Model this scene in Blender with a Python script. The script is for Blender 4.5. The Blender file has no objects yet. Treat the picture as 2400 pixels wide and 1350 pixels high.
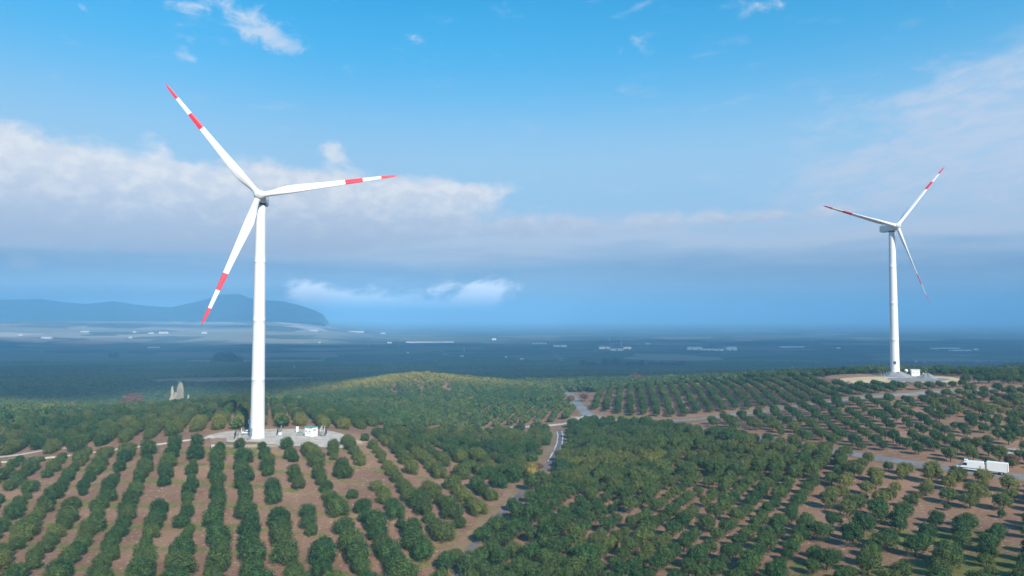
import bpy, math, random
import numpy as np
R = math.radians
PI = math.pi
rng = np.random.default_rng(7)
random.seed(7)
SC = bpy.context.scene
COL = SC.collection

# ---------------------------------------------------------------- camera (2400 x 1350 photo, horizon at y = 745)
F = 1650.0
PITCH = math.atan(70 / F)
cam_d = bpy.data.cameras.new('camera')
cam = bpy.data.objects.new('camera', cam_d)
COL.objects.link(cam)
cam.location = (0, 0, 0)
cam.rotation_euler = (PI / 2 + PITCH, 0, 0)
cam_d.sensor_width = 36
cam_d.lens = F / 2400 * 36
cam_d.clip_start = 1
cam_d.clip_end = 90000
SC.camera = cam
SC.view_settings.view_transform = 'Standard'
SC.view_settings.look = 'None'
EXPO = 0.5
SC.view_settings.exposure = EXPO
SC.view_settings.gamma = 1
SC.cycles.use_denoising = True
SC.cycles.volume_bounces = 2
SC.cycles.max_bounces = 6
SC.cycles.diffuse_bounces = 2
SC.cycles.glossy_bounces = 2
SC.cycles.transmission_bounces = 2
SC.cycles.transparent_max_bounces = 6
SC.render.use_persistent_data = False

SUN_AZ = R(-65)     # direction towards the sun in the ground plane, from +x
SUN_EL = R(33)
SKY_STRENGTH = 0.11
SUN_STRENGTH = 5.0
HAZE_DENSITY = 2.1e-4


def lin(r, g, b):
    def f(c):
        c /= 255.0
        return c / 12.92 if c <= 0.04045 else ((c + 0.055) / 1.055) ** 2.4
    return (f(r), f(g), f(b), 1.0)


def ray(px, py):
    a = (px - 1200) / F
    b = (675 - py) / F
    return np.array([a, math.cos(PITCH) - b * math.sin(PITCH), math.sin(PITCH) + b * math.cos(PITCH)])


def AE(px, py):
    d = ray(px, py)
    return math.degrees(math.atan2(d[0], d[1])), math.degrees(math.asin(d[2] / np.linalg.norm(d)))


# ---------------------------------------------------------------- tiny node language
class NT:
    def __init__(self, tree):
        self.t = tree
        self.t.nodes.clear()

    def node(self, typ, **kw):
        n = self.t.nodes.new(typ)
        for k, v in kw.items():
            setattr(n, k, v)
        return n

    def put(self, sock, v):
        if isinstance(v, bpy.types.NodeSocket):
            self.t.links.new(v, sock)
        elif v is not None:
            sock.default_value = v

    def m(self, op, a, b=None, c=None, clamp=False):
        n = self.node('ShaderNodeMath', operation=op, use_clamp=clamp)
        self.put(n.inputs[0], a)
        if b is not None:
            self.put(n.inputs[1], b)
        if c is not None:
            self.put(n.inputs[2], c)
        return n.outputs[0]

    def add(self, a, b): return self.m('ADD', a, b)
    def sub(self, a, b): return self.m('SUBTRACT', a, b)
    def mul(self, a, b): return self.m('MULTIPLY', a, b)

    def ss(self, x, lo, hi, t0=0.0, t1=1.0):
        n = self.node('ShaderNodeMapRange', interpolation_type='SMOOTHSTEP')
        self.put(n.inputs[0], x)
        self.put(n.inputs[1], lo)
        self.put(n.inputs[2], hi)
        self.put(n.inputs[3], t0)
        self.put(n.inputs[4], t1)
        return n.outputs[0]

    def mix(self, f, a, b, mode='MIX'):
        n = self.node('ShaderNodeMix', data_type='RGBA', blend_type=mode)
        self.put(n.inputs[0], f)
        self.put(n.inputs[6], a)
        self.put(n.inputs[7], b)
        return n.outputs[2]

    def noise(self, vec, scale, detail=4.0, rough=0.5, dist=0.0, col=False):
        n = self.node('ShaderNodeTexNoise')
        if vec is not None:
            self.put(n.inputs['Vector'], vec)
        n.inputs['Scale'].default_value = scale
        n.inputs['Detail'].default_value = detail
        n.inputs['Roughness'].default_value = rough
        n.inputs['Distortion'].default_value = dist
        return n.outputs[1 if col else 0]

    def xyz(self, x, y, z=0.0):
        n = self.node('ShaderNodeCombineXYZ')
        self.put(n.inputs[0], x)
        self.put(n.inputs[1], y)
        self.put(n.inputs[2], z)
        return n.outputs[0]

    def sep(self, v):
        n = self.node('ShaderNodeSeparateXYZ')
        self.put(n.inputs[0], v)
        return n.outputs

    def ramp(self, x, stops, interp='LINEAR'):
        n = self.node('ShaderNodeValToRGB')
        self.put(n.inputs[0], x)
        r = n.color_ramp
        r.interpolation = interp
        while len(r.elements) < len(stops):
            r.elements.new(0.5)
        for e, (p, c) in zip(r.elements, stops):
            e.position = p
            e.color = c
        return n.outputs[0]


# ---------------------------------------------------------------- world: Nishita sky with cloud layers by direction
world = bpy.data.worlds.new('World')
SC.world = world
world.use_nodes = True
w = NT(world.node_tree)
sky = w.node('ShaderNodeTexSky', sky_type='NISHITA')
sky.sun_disc = False
sky.sun_elevation = SUN_EL
sky.sun_rotation = PI / 2 - SUN_AZ
sky.air_density = 1.0
sky.dust_density = 0.6
sky.ozone_density = 1.6
K = SKY_STRENGTH * 2 ** EXPO
tc = w.node('ShaderNodeTexCoord').outputs['Generated']
X, Y_, Z = w.sep(tc)
az = w.mul(w.m('ARCTAN2', X, Y_), 57.29578)
el = w.mul(w.m('ARCSINE', Z), 57.29578)


def cl(r, g, b):        # a cloud colour in the units of the sky texture
    c = lin(r, g, b)
    return (c[0] / K, c[1] / K, c[2] / K, 1)


def el_of(py): return AE(1200, py)[1]


def blob(px, py, sx, sy, rot=0.0):
    a0, e0 = AE(px, py)
    a1, _ = AE(px + sx, py)
    _, e1 = AE(px, py - sy)
    da = w.sub(az, a0)
    de = w.sub(el, e0)
    if rot:
        c, s = math.cos(rot), math.sin(rot)
        da, de = w.add(w.mul(da, c), w.mul(de, s)), w.add(w.mul(de, c), w.mul(da, -s))
    u = w.mul(da, 1 / abs(a1 - a0))
    v = w.mul(de, 1 / abs(e1 - e0))
    q = w.add(w.mul(u, u), w.mul(v, v))
    return w.m('EXPONENT', w.mul(q, -1.0))


def total(items):
    s = items[0]
    for i in items[1:]:
        s = w.add(s, i)
    return s


v_puff = w.xyz(w.mul(az, 0.16), w.mul(el, 0.26), 3.3)
v_flat = w.xyz(w.mul(az, 0.05), w.mul(el, 0.34), 8.1)
v_wisp = w.xyz(w.add(w.mul(az, 0.10), w.mul(el, 0.06)), w.add(w.mul(el, 0.30), w.mul(az, -0.03)), 1.2)
n_puff = w.noise(v_puff, 1.6, 9, 0.56, 0.15)
n_puff2 = w.noise(v_puff, 4.2, 8, 0.6, 0.1)
n_flat = w.noise(v_flat, 1.5, 8, 0.55, 0.2)
n_wisp = w.noise(v_wisp, 2.2, 9, 0.62, 0.25)

col = sky.outputs[0]
# the clear air grows paler towards the horizon and deeper cyan overhead
col = w.mix(1.0, col, (0.04, 1.02, 1.28, 1), 'MULTIPLY')
pale = w.m('POWER', w.ss(el, el_of(-260), el_of(420)), 1.25)
col = w.mix(w.mul(pale, 0.97), col, w.mix(w.ss(el, el_of(100), el_of(430)), cl(112, 188, 238), cl(170, 211, 243)))

# right-hand veil of thin cirrus
cov = total([w.mul(blob(2330, 330, 420, 170), 1.0), w.mul(blob(2450, 120, 300, 60, 0.25), 0.7), w.mul(blob(2050, 250, 170, 26, 0.1), 0.45),
             w.mul(blob(2150, 430, 520, 90), 0.7), w.mul(blob(1480, 22, 60, 9, 0.3), 0.5)])
d = w.ss(w.add(cov, w.mul(w.sub(n_wisp, 0.5), 2.4)), 0.16, 1.15)
n_ws2 = w.noise(w.xyz(w.add(w.mul(az, 0.22), w.mul(el, 0.25)), w.add(w.mul(el, 0.75), w.mul(az, -0.20)), 6.2), 1.6, 9, 0.65, 0.4)
d = w.mul(d, w.ss(n_ws2, 0.28, 0.66, 0.45, 1.0))
col = w.mix(w.mul(d, 0.72), col, cl(214, 222, 240))

# stratus band and murk over the plain
t = w.m('MULTIPLY_ADD', el, 1 / 16.0, 0.0)


def tpos(py): return el_of(py) / 16.0


v_fl2 = w.xyz(w.mul(az, 0.11), w.mul(el, 1.1), 4.4)
n_fl2 = w.noise(v_fl2, 1.4, 8, 0.6, 0.3)
streak = w.add(w.mul(w.sub(n_flat, 0.5), 0.26), w.mul(w.sub(n_fl2, 0.5), 0.16))
veil_col = w.ramp(w.add(t, streak), [(0.0, cl(160, 192, 222)), (tpos(715), cl(154, 190, 222)), (tpos(672), cl(170, 202, 230)), (tpos(640), cl(158, 193, 226)),
                                    (tpos(606), cl(184, 209, 234)), (tpos(575), cl(206, 221, 240)), (tpos(545), cl(208, 221, 240)), (tpos(500), cl(202, 217, 240))])
veil_f = w.ss(w.add(el, w.mul(w.sub(n_flat, 0.5), 5.0)), el_of(470), el_of(565))
veil_f = w.ss(w.add(el, w.mul(w.sub(n_flat, 0.5), 4.0)), el_of(575), el_of(470), 1.0, 0.0)
col = w.mix(w.mul(veil_f, 0.95), col, veil_col)

# the white bank on the left
a0, e0 = AE(0, 305)
a1, e1 = AE(860, 432)
slope = (e1 - e0) / (a1 - a0)
top = w.add(w.mul(w.sub(az, a0), slope), e0)
inside = w.ss(w.sub(top, el), -2.0, 2.2)
base = w.ss(el, el_of(640), el_of(540))
side = w.ss(az, AE(1150, 450)[0], AE(700, 450)[0])
cov = w.mul(w.mul(inside, base), side)
cov = total([w.mul(cov, 1.15), w.mul(blob(785, 350, 62, 38, -0.4), 0.42), w.mul(blob(1050, 470, 150, 42), 0.62), w.mul(blob(1000, 540, 60, 18), 0.5),
             w.mul(blob(1450, 520, 420, 26), 0.50), w.mul(blob(1180, 545, 330, 20), 0.5), w.mul(blob(1900, 500, 260, 16), 0.35), w.mul(blob(1080, 440, 110, 22), 0.4), w.mul(blob(60, 610, 50, 22), 0.3)])
d = w.ss(w.add(cov, w.mul(w.sub(n_puff, 0.5), 1.5)), 0.22, 0.66)
shade = w.ss(w.add(w.mul(n_puff2, 5.0), el), el_of(585) + 2.5, el_of(400) + 2.0)
cc = w.mix(shade, cl(190, 207, 230), cl(246, 247, 249))
cc = w.mix(w.ss(n_puff2, 0.40, 0.62), w.mix(0.35, cc, cl(200, 213, 233)), cc)
col = w.mix(w.mul(d, 0.93), col, cc)

# torn scraps high up and the ragged fog bank low over the plain
cov = total([w.mul(blob(590, 50, 105, 44, -0.35), 0.95), w.mul(blob(640, 92, 85, 26, -0.2), 0.7), w.mul(blob(420, 12, 80, 14), 0.7), w.mul(blob(196, 20, 28, 10, -0.3), 0.75),
             w.mul(blob(968, 88, 36, 15, -0.35), 0.85), w.mul(blob(1015, 132, 22, 8, 0.3), 0.5), w.mul(blob(1792, 12, 44, 18), 0.9),
             w.mul(blob(1272, 156, 20, 8), 0.5), w.mul(blob(1597, 401, 30, 7), 0.45), w.mul(blob(880, 396, 18, 7), 0.5), w.mul(blob(300, 305, 40, 10, 0.3), 0.5)])
n_tear = w.noise(w.xyz(w.mul(az, 0.22), w.mul(el, 0.36), 7.7), 2.0, 10, 0.66, 0.5)
d = w.mul(w.ss(w.add(w.mul(cov, 0.8), w.mul(w.sub(n_tear, 0.5), 2.6)), 0.30, 1.15), w.ss(cov, 0.04, 0.30))
col = w.mix(w.mul(d, 0.80), col, cl(216, 228, 246))

n_low = w.noise(w.xyz(w.add(w.mul(az, 0.30), w.mul(el, -0.22)), w.mul(el, 0.5), 5.0), 2.1, 9, 0.6, 0.3)
cov = total([w.mul(blob(745, 690, 70, 26, -0.3), 1.0), w.mul(blob(800, 722, 95, 26), 1.25), w.mul(blob(935, 734, 110, 26), 1.25), w.mul(blob(1105, 718, 70, 32, 0.5), 1.15),
             w.mul(blob(1050, 750, 300, 16), 0.6), w.mul(blob(1020, 690, 200, 40), 0.25), w.mul(blob(2058, 742, 14, 18), 0.9), w.mul(blob(1130, 675, 60, 20), 0.4)])
d = w.ss(w.add(cov, w.mul(w.sub(n_low, 0.5), 1.7)), 0.08, 0.85)
d = w.mul(d, w.ss(cov, 0.03, 0.22))
col = w.mix(w.mul(d, 0.9), col, tuple(2.2 * v for v in cl(226, 230, 238)[:3]) + (1,))
# bright slit between the cloud and the mountains
d = total([w.mul(blob(400, 706, 120, 9), 1.0), w.mul(blob(610, 702, 60, 8), 0.5)])
col = w.mix(w.m('MINIMUM', w.mul(d, 0.8), 0.8), col, cl(196, 204, 218))

bg = w.node('ShaderNodeBackground')
w.put(bg.inputs[0], col)
bg.inputs[1].default_value = SKY_STRENGTH
wo = w.node('ShaderNodeOutputWorld')
w.put(wo.inputs[0], bg.outputs[0])

sun_d = bpy.data.lights.new('sun', 'SUN')
sun_d.energy = SUN_STRENGTH
sun_d.angle = R(0.9)
sun_d.color = (1.0, 0.93, 0.83)
sun = bpy.data.objects.new('sun', sun_d)
COL.objects.link(sun)
from mathutils import Vector
sv = Vector((math.cos(SUN_AZ) * math.cos(SUN_EL), math.sin(SUN_AZ) * math.cos(SUN_EL), math.sin(SUN_EL)))
sun.rotation_euler = sv.to_track_quat('Z', 'Y').to_euler()

# ---------------------------------------------------------------- terrain height
CP = [(-300, 1350, 128), (0, 1350, 130), (300, 1350, 130), (600, 1350, 130), (1100, 1350, 137), (1500, 1350, 121), (2000, 1350, 118), (2400, 1350, 115), (2700, 1350, 114),
      (0, 1200, 174), (0, 1100, 216), (-300, 1100, 216), (300, 1200, 168), (300, 1100, 202), (600, 1200, 166), (600, 1100, 196), (850, 1200, 168), (850, 1100, 200),
      (603, 1028, 234.7), (480, 1022, 238), (820, 1042, 226), (700, 1003, 256), (560, 1005, 254), (1000, 1100, 208), (1000, 1200, 170),
      (0, 1040, 262), (200, 1040, 246), (0, 1000, 300), (-300, 1010, 290), (250, 1000, 290), (0, 968, 380), (150, 975, 440), (0, 950, 500), (415, 950, 600),
      (400, 962, 350), (540, 943, 410), (620, 940, 430), (700, 940, 420), (760, 975, 320), (560, 975, 305),
      (980, 877, 600), (850, 898, 590), (760, 916, 560), (1100, 893, 590), (1200, 910, 560), (1310, 922, 520), (900, 935, 470), (1100, 945, 430), (1250, 962, 385), (1050, 1000, 335), (830, 965, 385),
      (980, 898, 740), (850, 903, 780), (1150, 904, 740),
      (1300, 1003, 330), (1318, 1040, 275), (1290, 1090, 228), (1200, 1170, 182), (1100, 1270, 152), (1180, 1050, 262),
      (1450, 1050, 250), (1600, 1100, 208), (1400, 1150, 182), (1700, 1200, 160), (2000, 1150, 175), (2250, 1180, 160), (2300, 1100, 186), (2400, 1118, 178), (2650, 1118, 178), (2200, 1090, 190), (1960, 1055, 213), (1870, 1038, 226), (1690, 1020, 245),
      (1385, 975, 338), (1340, 930, 440), (1440, 915, 450), (1600, 902, 435), (1800, 893, 405), (1560, 988, 308), (1800, 960, 315), (1900, 945, 308), (2000, 930, 305), (2100, 925, 300), (2250, 912, 312), (2400, 915, 305), (2650, 915, 305),
      (2098, 882, 378), (2250, 888, 372), (2400, 880, 410), (2650, 880, 410), (2100, 980, 262), (2400, 1000, 240), (1893, 1031, 236), (2300, 950, 280),
      (1500, 897, 620), (1700, 888, 620), (1500, 890, 800), (1250, 897, 760), (1750, 880, 850), (1900, 872, 900), (2150, 880, 700), (2400, 880, 800), (2650, 880, 800),
      (0, 905, 870), (-300, 905, 870), (200, 890, 1020), (600, 890, 1020), (300, 872, 1400), (900, 872, 1400), (1400, 868, 1500), (2000, 862, 1700), (2650, 862, 1700),
      (-300, 843, 2180), (400, 843, 2180), (1200, 843, 2180), (2000, 843, 2180), (2650, 843, 2180)]
cs, ct, cz = [], [], []
for px, py, yy in CP:
    d_ = ray(px, py)
    cs.append(d_[0] / d_[1])
    ct.append(math.log(yy))
    cz.append(d_[2] / d_[1] * yy)
CPT = np.array([cs, ct]).T
cz = np.array(cz)


def tps_k(d2): return np.where(d2 > 1e-12, d2 * np.log(np.maximum(d2, 1e-12)), 0)


n_ = len(CPT)
Kmat = tps_k(((CPT[:, None] - CPT[None]) ** 2).sum(-1)) + np.eye(n_) * 0.004
Pm = np.hstack([np.ones((n_, 1)), CPT])
A_ = np.zeros((n_ + 3, n_ + 3))
A_[:n_, :n_] = Kmat
A_[:n_, n_:] = Pm
A_[n_:, :n_] = Pm.T
sol = np.linalg.solve(A_, np.concatenate([cz, np.zeros(3)]))


def sstep(x, a, b):
    t_ = np.clip((x - a) / (b - a), 0, 1)
    return t_ * t_ * (3 - 2 * t_)


T1 = np.array([-84.23, 234.7, -39.89])
T2 = np.array([205.93, 380.04, -31.16])


def vnoise(x, y, s, seed=0):
    """smooth value noise on numpy arrays"""
    x = np.asarray(x) / s + seed * 17.3
    y = np.asarray(y) / s - seed * 9.1
    xi, yi = np.floor(x), np.floor(y)
    fx, fy = x - xi, y - yi
    fx = fx * fx * (3 - 2 * fx)
    fy = fy * fy * (3 - 2 * fy)

    def h(a, b):
        v = np.sin(a * 127.1 + b * 311.7) * 43758.5453
        return v - np.floor(v)
    return (h(xi, yi) * (1 - fx) + h(xi + 1, yi) * fx) * (1 - fy) + (h(xi, yi + 1) * (1 - fx) + h(xi + 1, yi + 1) * fx) * fy


def height(x, y):
    x = np.atleast_1d(np.asarray(x, float))
    y = np.atleast_1d(np.asarray(y, float))
    out = np.empty(x.shape)
    r_ = np.hypot(x, y)
    a_ = np.clip(np.arctan2(x, y), -0.85, 0.85)
    yy = np.clip(r_ * np.cos(a_), 100, 2300)
    s_, t_ = np.tan(np.clip(a_, -0.78, 0.78)), np.log(yy)
    for i in range(0, len(x), 20000):
        sl = slice(i, i + 20000)
        q = np.stack([s_[sl], t_[sl]], 1)
        out[sl] = tps_k(((q[:, None] - CPT[None]) ** 2).sum(-1)) @ sol[:n_] + sol[n_] + q @ sol[n_ + 1:]
    # the far plain and its rise towards the mountain foot on the left
    plain = np.full(x.shape, -131.0) + sstep(r_, 3600, 6400) * sstep(-a_, 0.16, 0.34) * 100
    plain += (vnoise(x, y, 900, 3) - 0.5) * 7 * sstep(r_, 1800, 3500)
    out = out + (plain - out) * sstep(yy, 1500, 2250)
    # levelled ground round the two turbines
    d1 = np.hypot((x + 78) / 29, (y - 238) / 20)
    out = out + (-39.9 - out) * (1 - sstep(d1, 0.85, 1.35))
    e = np.hypot((x - 203) / 39, (y - 366) / 33)
    e = e + (vnoise(x, y, 9, 5) - 0.5) * 0.10
    out = out + (-31.2 - out) * (1 - sstep(e, 0.93, 1.12))
    # low hill at the right edge, beyond the plateau
    out = out + 11 * np.exp(-((x - 640) / 60) ** 2 - ((y - 860) / 80) ** 2)
    near = 1 - sstep(r_, 600, 1500)
    out = out + ((vnoise(x, y, 31, 1) - 0.5) * 0.9 + (vnoise(x, y, 11, 2) - 0.5) * 0.3) * near * sstep(d1, 0.9, 1.5) * sstep(e, 1.0, 1.3)
    return out


def H(x, y): return float(height(x, y)[0])


def proj(p):
    p = np.atleast_2d(np.asarray(p, float))
    d_ = p[:, 1] * math.cos(PITCH) + p[:, 2] * math.sin(PITCH)
    u = -p[:, 1] * math.sin(PITCH) + p[:, 2] * math.cos(PITCH)
    return np.stack([1200 + F * p[:, 0] / d_, 675 - F * u / d_], 1)


def ground_at(px, py, near=100, far=6000):
    """the point where the sight line through this spot meets the ground"""
    d_ = ray(px, py)
    d_ = d_ / d_[1]
    ys = np.geomspace(near, far, 1500)
    hh = height(d_[0] * ys, ys)
    k = np.argmax(d_[2] * ys < hh)
    if k == 0:
        k = 1
    y0, y1 = ys[k - 1], ys[k]
    for _ in range(18):
        ym = (y0 + y1) / 2
        if d_[2] * ym < H(d_[0] * ym, ym):
            y1 = ym
        else:
            y0 = ym
    return np.array([d_[0] * y1, y1, H(d_[0] * y1, y1)])


# ---------------------------------------------------------------- object helpers
def tag(o, label=None, cat=None, group=None, kind=None):
    if label:
        o['label'] = label
    if cat:
        o['category'] = cat
    if group:
        o['group'] = group
    if kind:
        o['kind'] = kind
    return o


def empty(name, loc, rz=0.0):
    o = bpy.data.objects.new(name, None)
    o.empty_display_size = 1
    COL.objects.link(o)
    o.location = tuple(float(v) for v in loc)
    o.rotation_euler = (0, 0, rz)
    return o


def mesh_from(name, v, f, mats, mi=None, smooth=False):
    me = bpy.data.meshes.new(name)
    v = np.asarray(v, dtype=np.float32)
    if isinstance(f, np.ndarray) and f.ndim == 2:
        k = f.shape[1]
        me.vertices.add(len(v))
        me.vertices.foreach_set('co', v.ravel())
        me.loops.add(f.size)
        me.loops.foreach_set('vertex_index', f.astype(np.int32).ravel())
        me.polygons.add(len(f))
        me.polygons.foreach_set('loop_start', np.arange(0, f.size, k, dtype=np.int32))
        me.update(calc_edges=True)
    else:
        me.from_pydata([tuple(map(float, q)) for q in v], [], [tuple(int(i) for i in q) for q in f])
    for m_ in mats:
        me.materials.append(m_)
    if mi is not None:
        me.polygons.foreach_set('material_index', np.asarray(mi, dtype=np.int32))
    if smooth:
        me.polygons.foreach_set('use_smooth', np.ones(len(me.polygons), dtype=bool))
    me.update()
    return me


def link(name, me, parent=None, loc=None):
    o = bpy.data.objects.new(name, me)
    COL.objects.link(o)
    if parent is not None:
        o.parent = parent
    if loc is not None:
        o.location = tuple(float(q) for q in loc)
    return o


class MB:
    """collects boxes, tubes and profiles into one mesh"""
    def __init__(self):
        self.v, self.f, self.mi = [], [], []

    def raw(self, v, f, mi=0):
        b = len(self.v)
        self.v += [tuple(map(float, q)) for q in v]
        self.f += [tuple(b + i for i in q) for q in f]
        self.mi += [mi] * len(f)
        return self

    def box(self, c, s, mi=0, rz=0.0, top=1.0):
        x, y, z = s[0] / 2, s[1] / 2, s[2] / 2
        pts = []
        for k, sc in ((-1, 1.0), (1, top)):
            for a, b in ((-1, -1), (1, -1), (1, 1), (-1, 1)):
                px, py = a * x * sc, b * y * sc
                pts.append((c[0] + px * math.cos(rz) - py * math.sin(rz), c[1] + px * math.sin(rz) + py * math.cos(rz), c[2] + k * z))
        return self.raw(pts, [(0, 3, 2, 1), (4, 5, 6, 7), (0, 1, 5, 4), (1, 2, 6, 5), (2, 3, 7, 6), (3, 0, 4, 7)], mi)

    def tube(self, pts, rad, n=8, mi=0, cap=True):
        pts = [Vector(p) for p in pts]
        rad = rad if isinstance(rad, (list, tuple)) else [rad] * len(pts)
        v, f = [], []
        up = Vector((0.31, 0.17, 0.93)).normalized()
        for i, p in enumerate(pts):
            t_ = (pts[min(i + 1, len(pts) - 1)] - pts[max(i - 1, 0)]).normalized()
            a = t_.cross(up)
            if a.length < 0.05:
                a = t_.cross(Vector((1, 0, 0)))
            a.normalize()
            b = t_.cross(a)
            for k in range(n):
                q = 2 * PI * k / n
                v.append(p + (a * math.cos(q) + b * math.sin(q)) * rad[i])
        for i in range(len(pts) - 1):
            for k in range(n):
                k2 = (k + 1) % n
                f.append((i * n + k, (i + 1) * n + k, (i + 1) * n + k2, i * n + k2))
        if cap:
            f.append(tuple(range(n)))
            f.append(tuple((len(pts) - 1) * n + k for k in reversed(range(n))))
        return self.raw(v, f, mi)

    def prism(self, prof, x0, x1, mi=0):
        """profile in (y,z) swept along x"""
        n = len(prof)
        v = [(x0, a, b) for a, b in prof] + [(x1, a, b) for a, b in prof]
        f = [(i, (i + 1) % n, n + (i + 1) % n, n + i) for i in range(n)] + [tuple(range(n))[::-1], tuple(range(n, 2 * n))]
        return self.raw(v, f, mi)

    def prism_y(self, prof, y0, y1, mi=0):
        """profile in (x,z) swept along y"""
        n = len(prof)
        v = [(a, y0, b) for a, b in prof] + [(a, y1, b) for a, b in prof]
        f = [((i + 1) % n, i, n + i, n + (i + 1) % n) for i in range(n)] + [tuple(range(n)), tuple(range(n, 2 * n))[::-1]]
        return self.raw(v, f, mi)

    def build(self, name, mats, parent=None, loc=None, smooth=False, bevel=0.0):
        if not isinstance(mats, (list, tuple)):
            mats = [mats]
        me = mesh_from(name, self.v, self.f, mats, self.mi, smooth)
        o = link(name, me, parent, loc)
        if bevel:
            b = o.modifiers.new('bevel', 'BEVEL')
            b.width = bevel
            b.segments = 2
            b.limit_method = 'ANGLE'
        return o


# ---------------------------------------------------------------- materials
def material(name):
    m_ = bpy.data.materials.new(name)
    m_.use_nodes = True
    return m_, NT(m_.node_tree)


def finish(n, color, rough=0.6, spec=0.3, metal=0.0, bump=None, bump_d=0.05, bump_s=0.5, trans=None):
    b = n.node('ShaderNodeBsdfPrincipled')
    n.put(b.inputs['Base Color'], color)
    n.put(b.inputs['Roughness'], rough)
    b.inputs['Specular IOR Level'].default_value = spec
    b.inputs['Metallic'].default_value = metal
    if bump is not None:
        bn = n.node('ShaderNodeBump')
        bn.inputs['Strength'].default_value = bump_s
        bn.inputs['Distance'].default_value = bump_d
        n.put(bn.inputs['Height'], bump)
        n.put(b.inputs['Normal'], bn.outputs[0])
    out = b.outputs[0]
    if trans:
        tr = n.node('ShaderNodeBsdfTranslucent')
        n.put(tr.inputs[0], color)
        mx = n.node('ShaderNodeMixShader')
        mx.inputs[0].default_value = trans
        n.put(mx.inputs[1], out)
        n.put(mx.inputs[2], tr.outputs[0])
        out = mx.outputs[0]
    o = n.node('ShaderNodeOutputMaterial')
    n.put(o.inputs[0], out)


def plain_mat(name, rgb, rough=0.55, spec=0.3, metal=0.0, var=0.12, scale=3.0):
    m_, n = material(name)
    pos = n.node('ShaderNodeTexCoord').outputs['Object']
    k = n.noise(pos, scale, 5, 0.6)
    dark = tuple(c * (1 - var) for c in rgb) + (1,)
    lite = tuple(min(1, c * (1 + var)) for c in rgb) + (1,)
    finish(n, n.mix(k, dark, lite), rough, spec, metal)
    return m_


M = {}
M['white_paint'] = plain_mat('white_gloss_paint', (0.70, 0.71, 0.72), 0.38, 0.4, var=0.03, scale=0.4)
m_, n = material('weathered_tower_paint')
_p = n.node('ShaderNodeTexCoord').outputs['Object']
_x, _y, _z = n.sep(_p)
_s1 = n.noise(n.xyz(n.mul(_x, 1.6), n.mul(_y, 1.6), n.mul(_z, 0.05)), 1.0, 6, 0.65)
_s2 = n.noise(n.xyz(n.mul(_x, 0.5), n.mul(_y, 0.5), n.mul(_z, 0.2)), 1.0, 5, 0.6)
_c = n.mix(n.mul(n.ss(_s1, 0.48, 0.72), 0.35), (0.70, 0.705, 0.71, 1), (0.50, 0.49, 0.46, 1))
_c = n.mix(n.mul(n.ss(_s2, 0.5, 0.75), 0.18), _c, (0.52, 0.53, 0.54, 1))
_seam = n.m('ABSOLUTE', n.sub(n.m('FRACT', n.mul(n.add(_z, 0.0), 1 / 19.5)), 0.5))
_c = n.mix(n.mul(n.ss(_seam, 0.4965, 0.4985), 0.35), _c, (0.40, 0.40, 0.41, 1))
finish(n, _c, 0.42, 0.4)
M['tower_paint'] = m_
M['red_paint'] = plain_mat('red_marking_paint', (0.68, 0.022, 0.05), 0.4, 0.4, var=0.05, scale=0.4)
M['hub_paint'] = plain_mat('hub_grey_white_paint', (0.66, 0.67, 0.68), 0.45, var=0.08, scale=1.0)
M['dark_metal'] = plain_mat('dark_metal', (0.06, 0.065, 0.07), 0.5, metal=0.3)
M['grey_metal'] = plain_mat('galvanised_metal', (0.38, 0.39, 0.40), 0.5, metal=0.4)
M['concrete'] = plain_mat('pale_concrete', (0.40, 0.38, 0.34), 0.85, 0.1, var=0.2, scale=1.2)
M['white_wall'] = plain_mat('white_wall_panel', (0.74, 0.73, 0.70), 0.6, var=0.08, scale=0.8)
M['green_roof'] = plain_mat('green_roof_sheet', (0.10, 0.26, 0.20), 0.6, var=0.12)
M['pale_roof'] = plain_mat('pale_roof_sheet', (0.60, 0.60, 0.58), 0.5, var=0.12, scale=0.1)
M['brown_roof'] = plain_mat('brown_roof_tiles', (0.17, 0.11, 0.085), 0.8, var=0.3)
M['grey_green'] = plain_mat('grey_green_cabinet', (0.24, 0.30, 0.26), 0.6)
M['glass'] = plain_mat('dark_window_glass', (0.02, 0.03, 0.04), 0.08, 0.6)
M['rubber'] = plain_mat('black_rubber', (0.02, 0.02, 0.02), 0.8)
M['car_paint'] = plain_mat('pale_blue_car_paint', (0.50, 0.55, 0.60), 0.25, 0.5, var=0.02)
M['plastic'] = plain_mat('black_plastic', (0.03, 0.03, 0.035), 0.5)
M['orange'] = plain_mat('orange_marker', (0.75, 0.22, 0.06), 0.5)
M['lamp_red'] = plain_mat('red_lamp_glass', (0.5, 0.02, 0.02), 0.2)
M['lamp_clear'] = plain_mat('clear_lamp_glass', (0.7, 0.7, 0.68), 0.15)
M['wood'] = plain_mat('weathered_wood', (0.20, 0.15, 0.11), 0.8, var=0.3)


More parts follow.
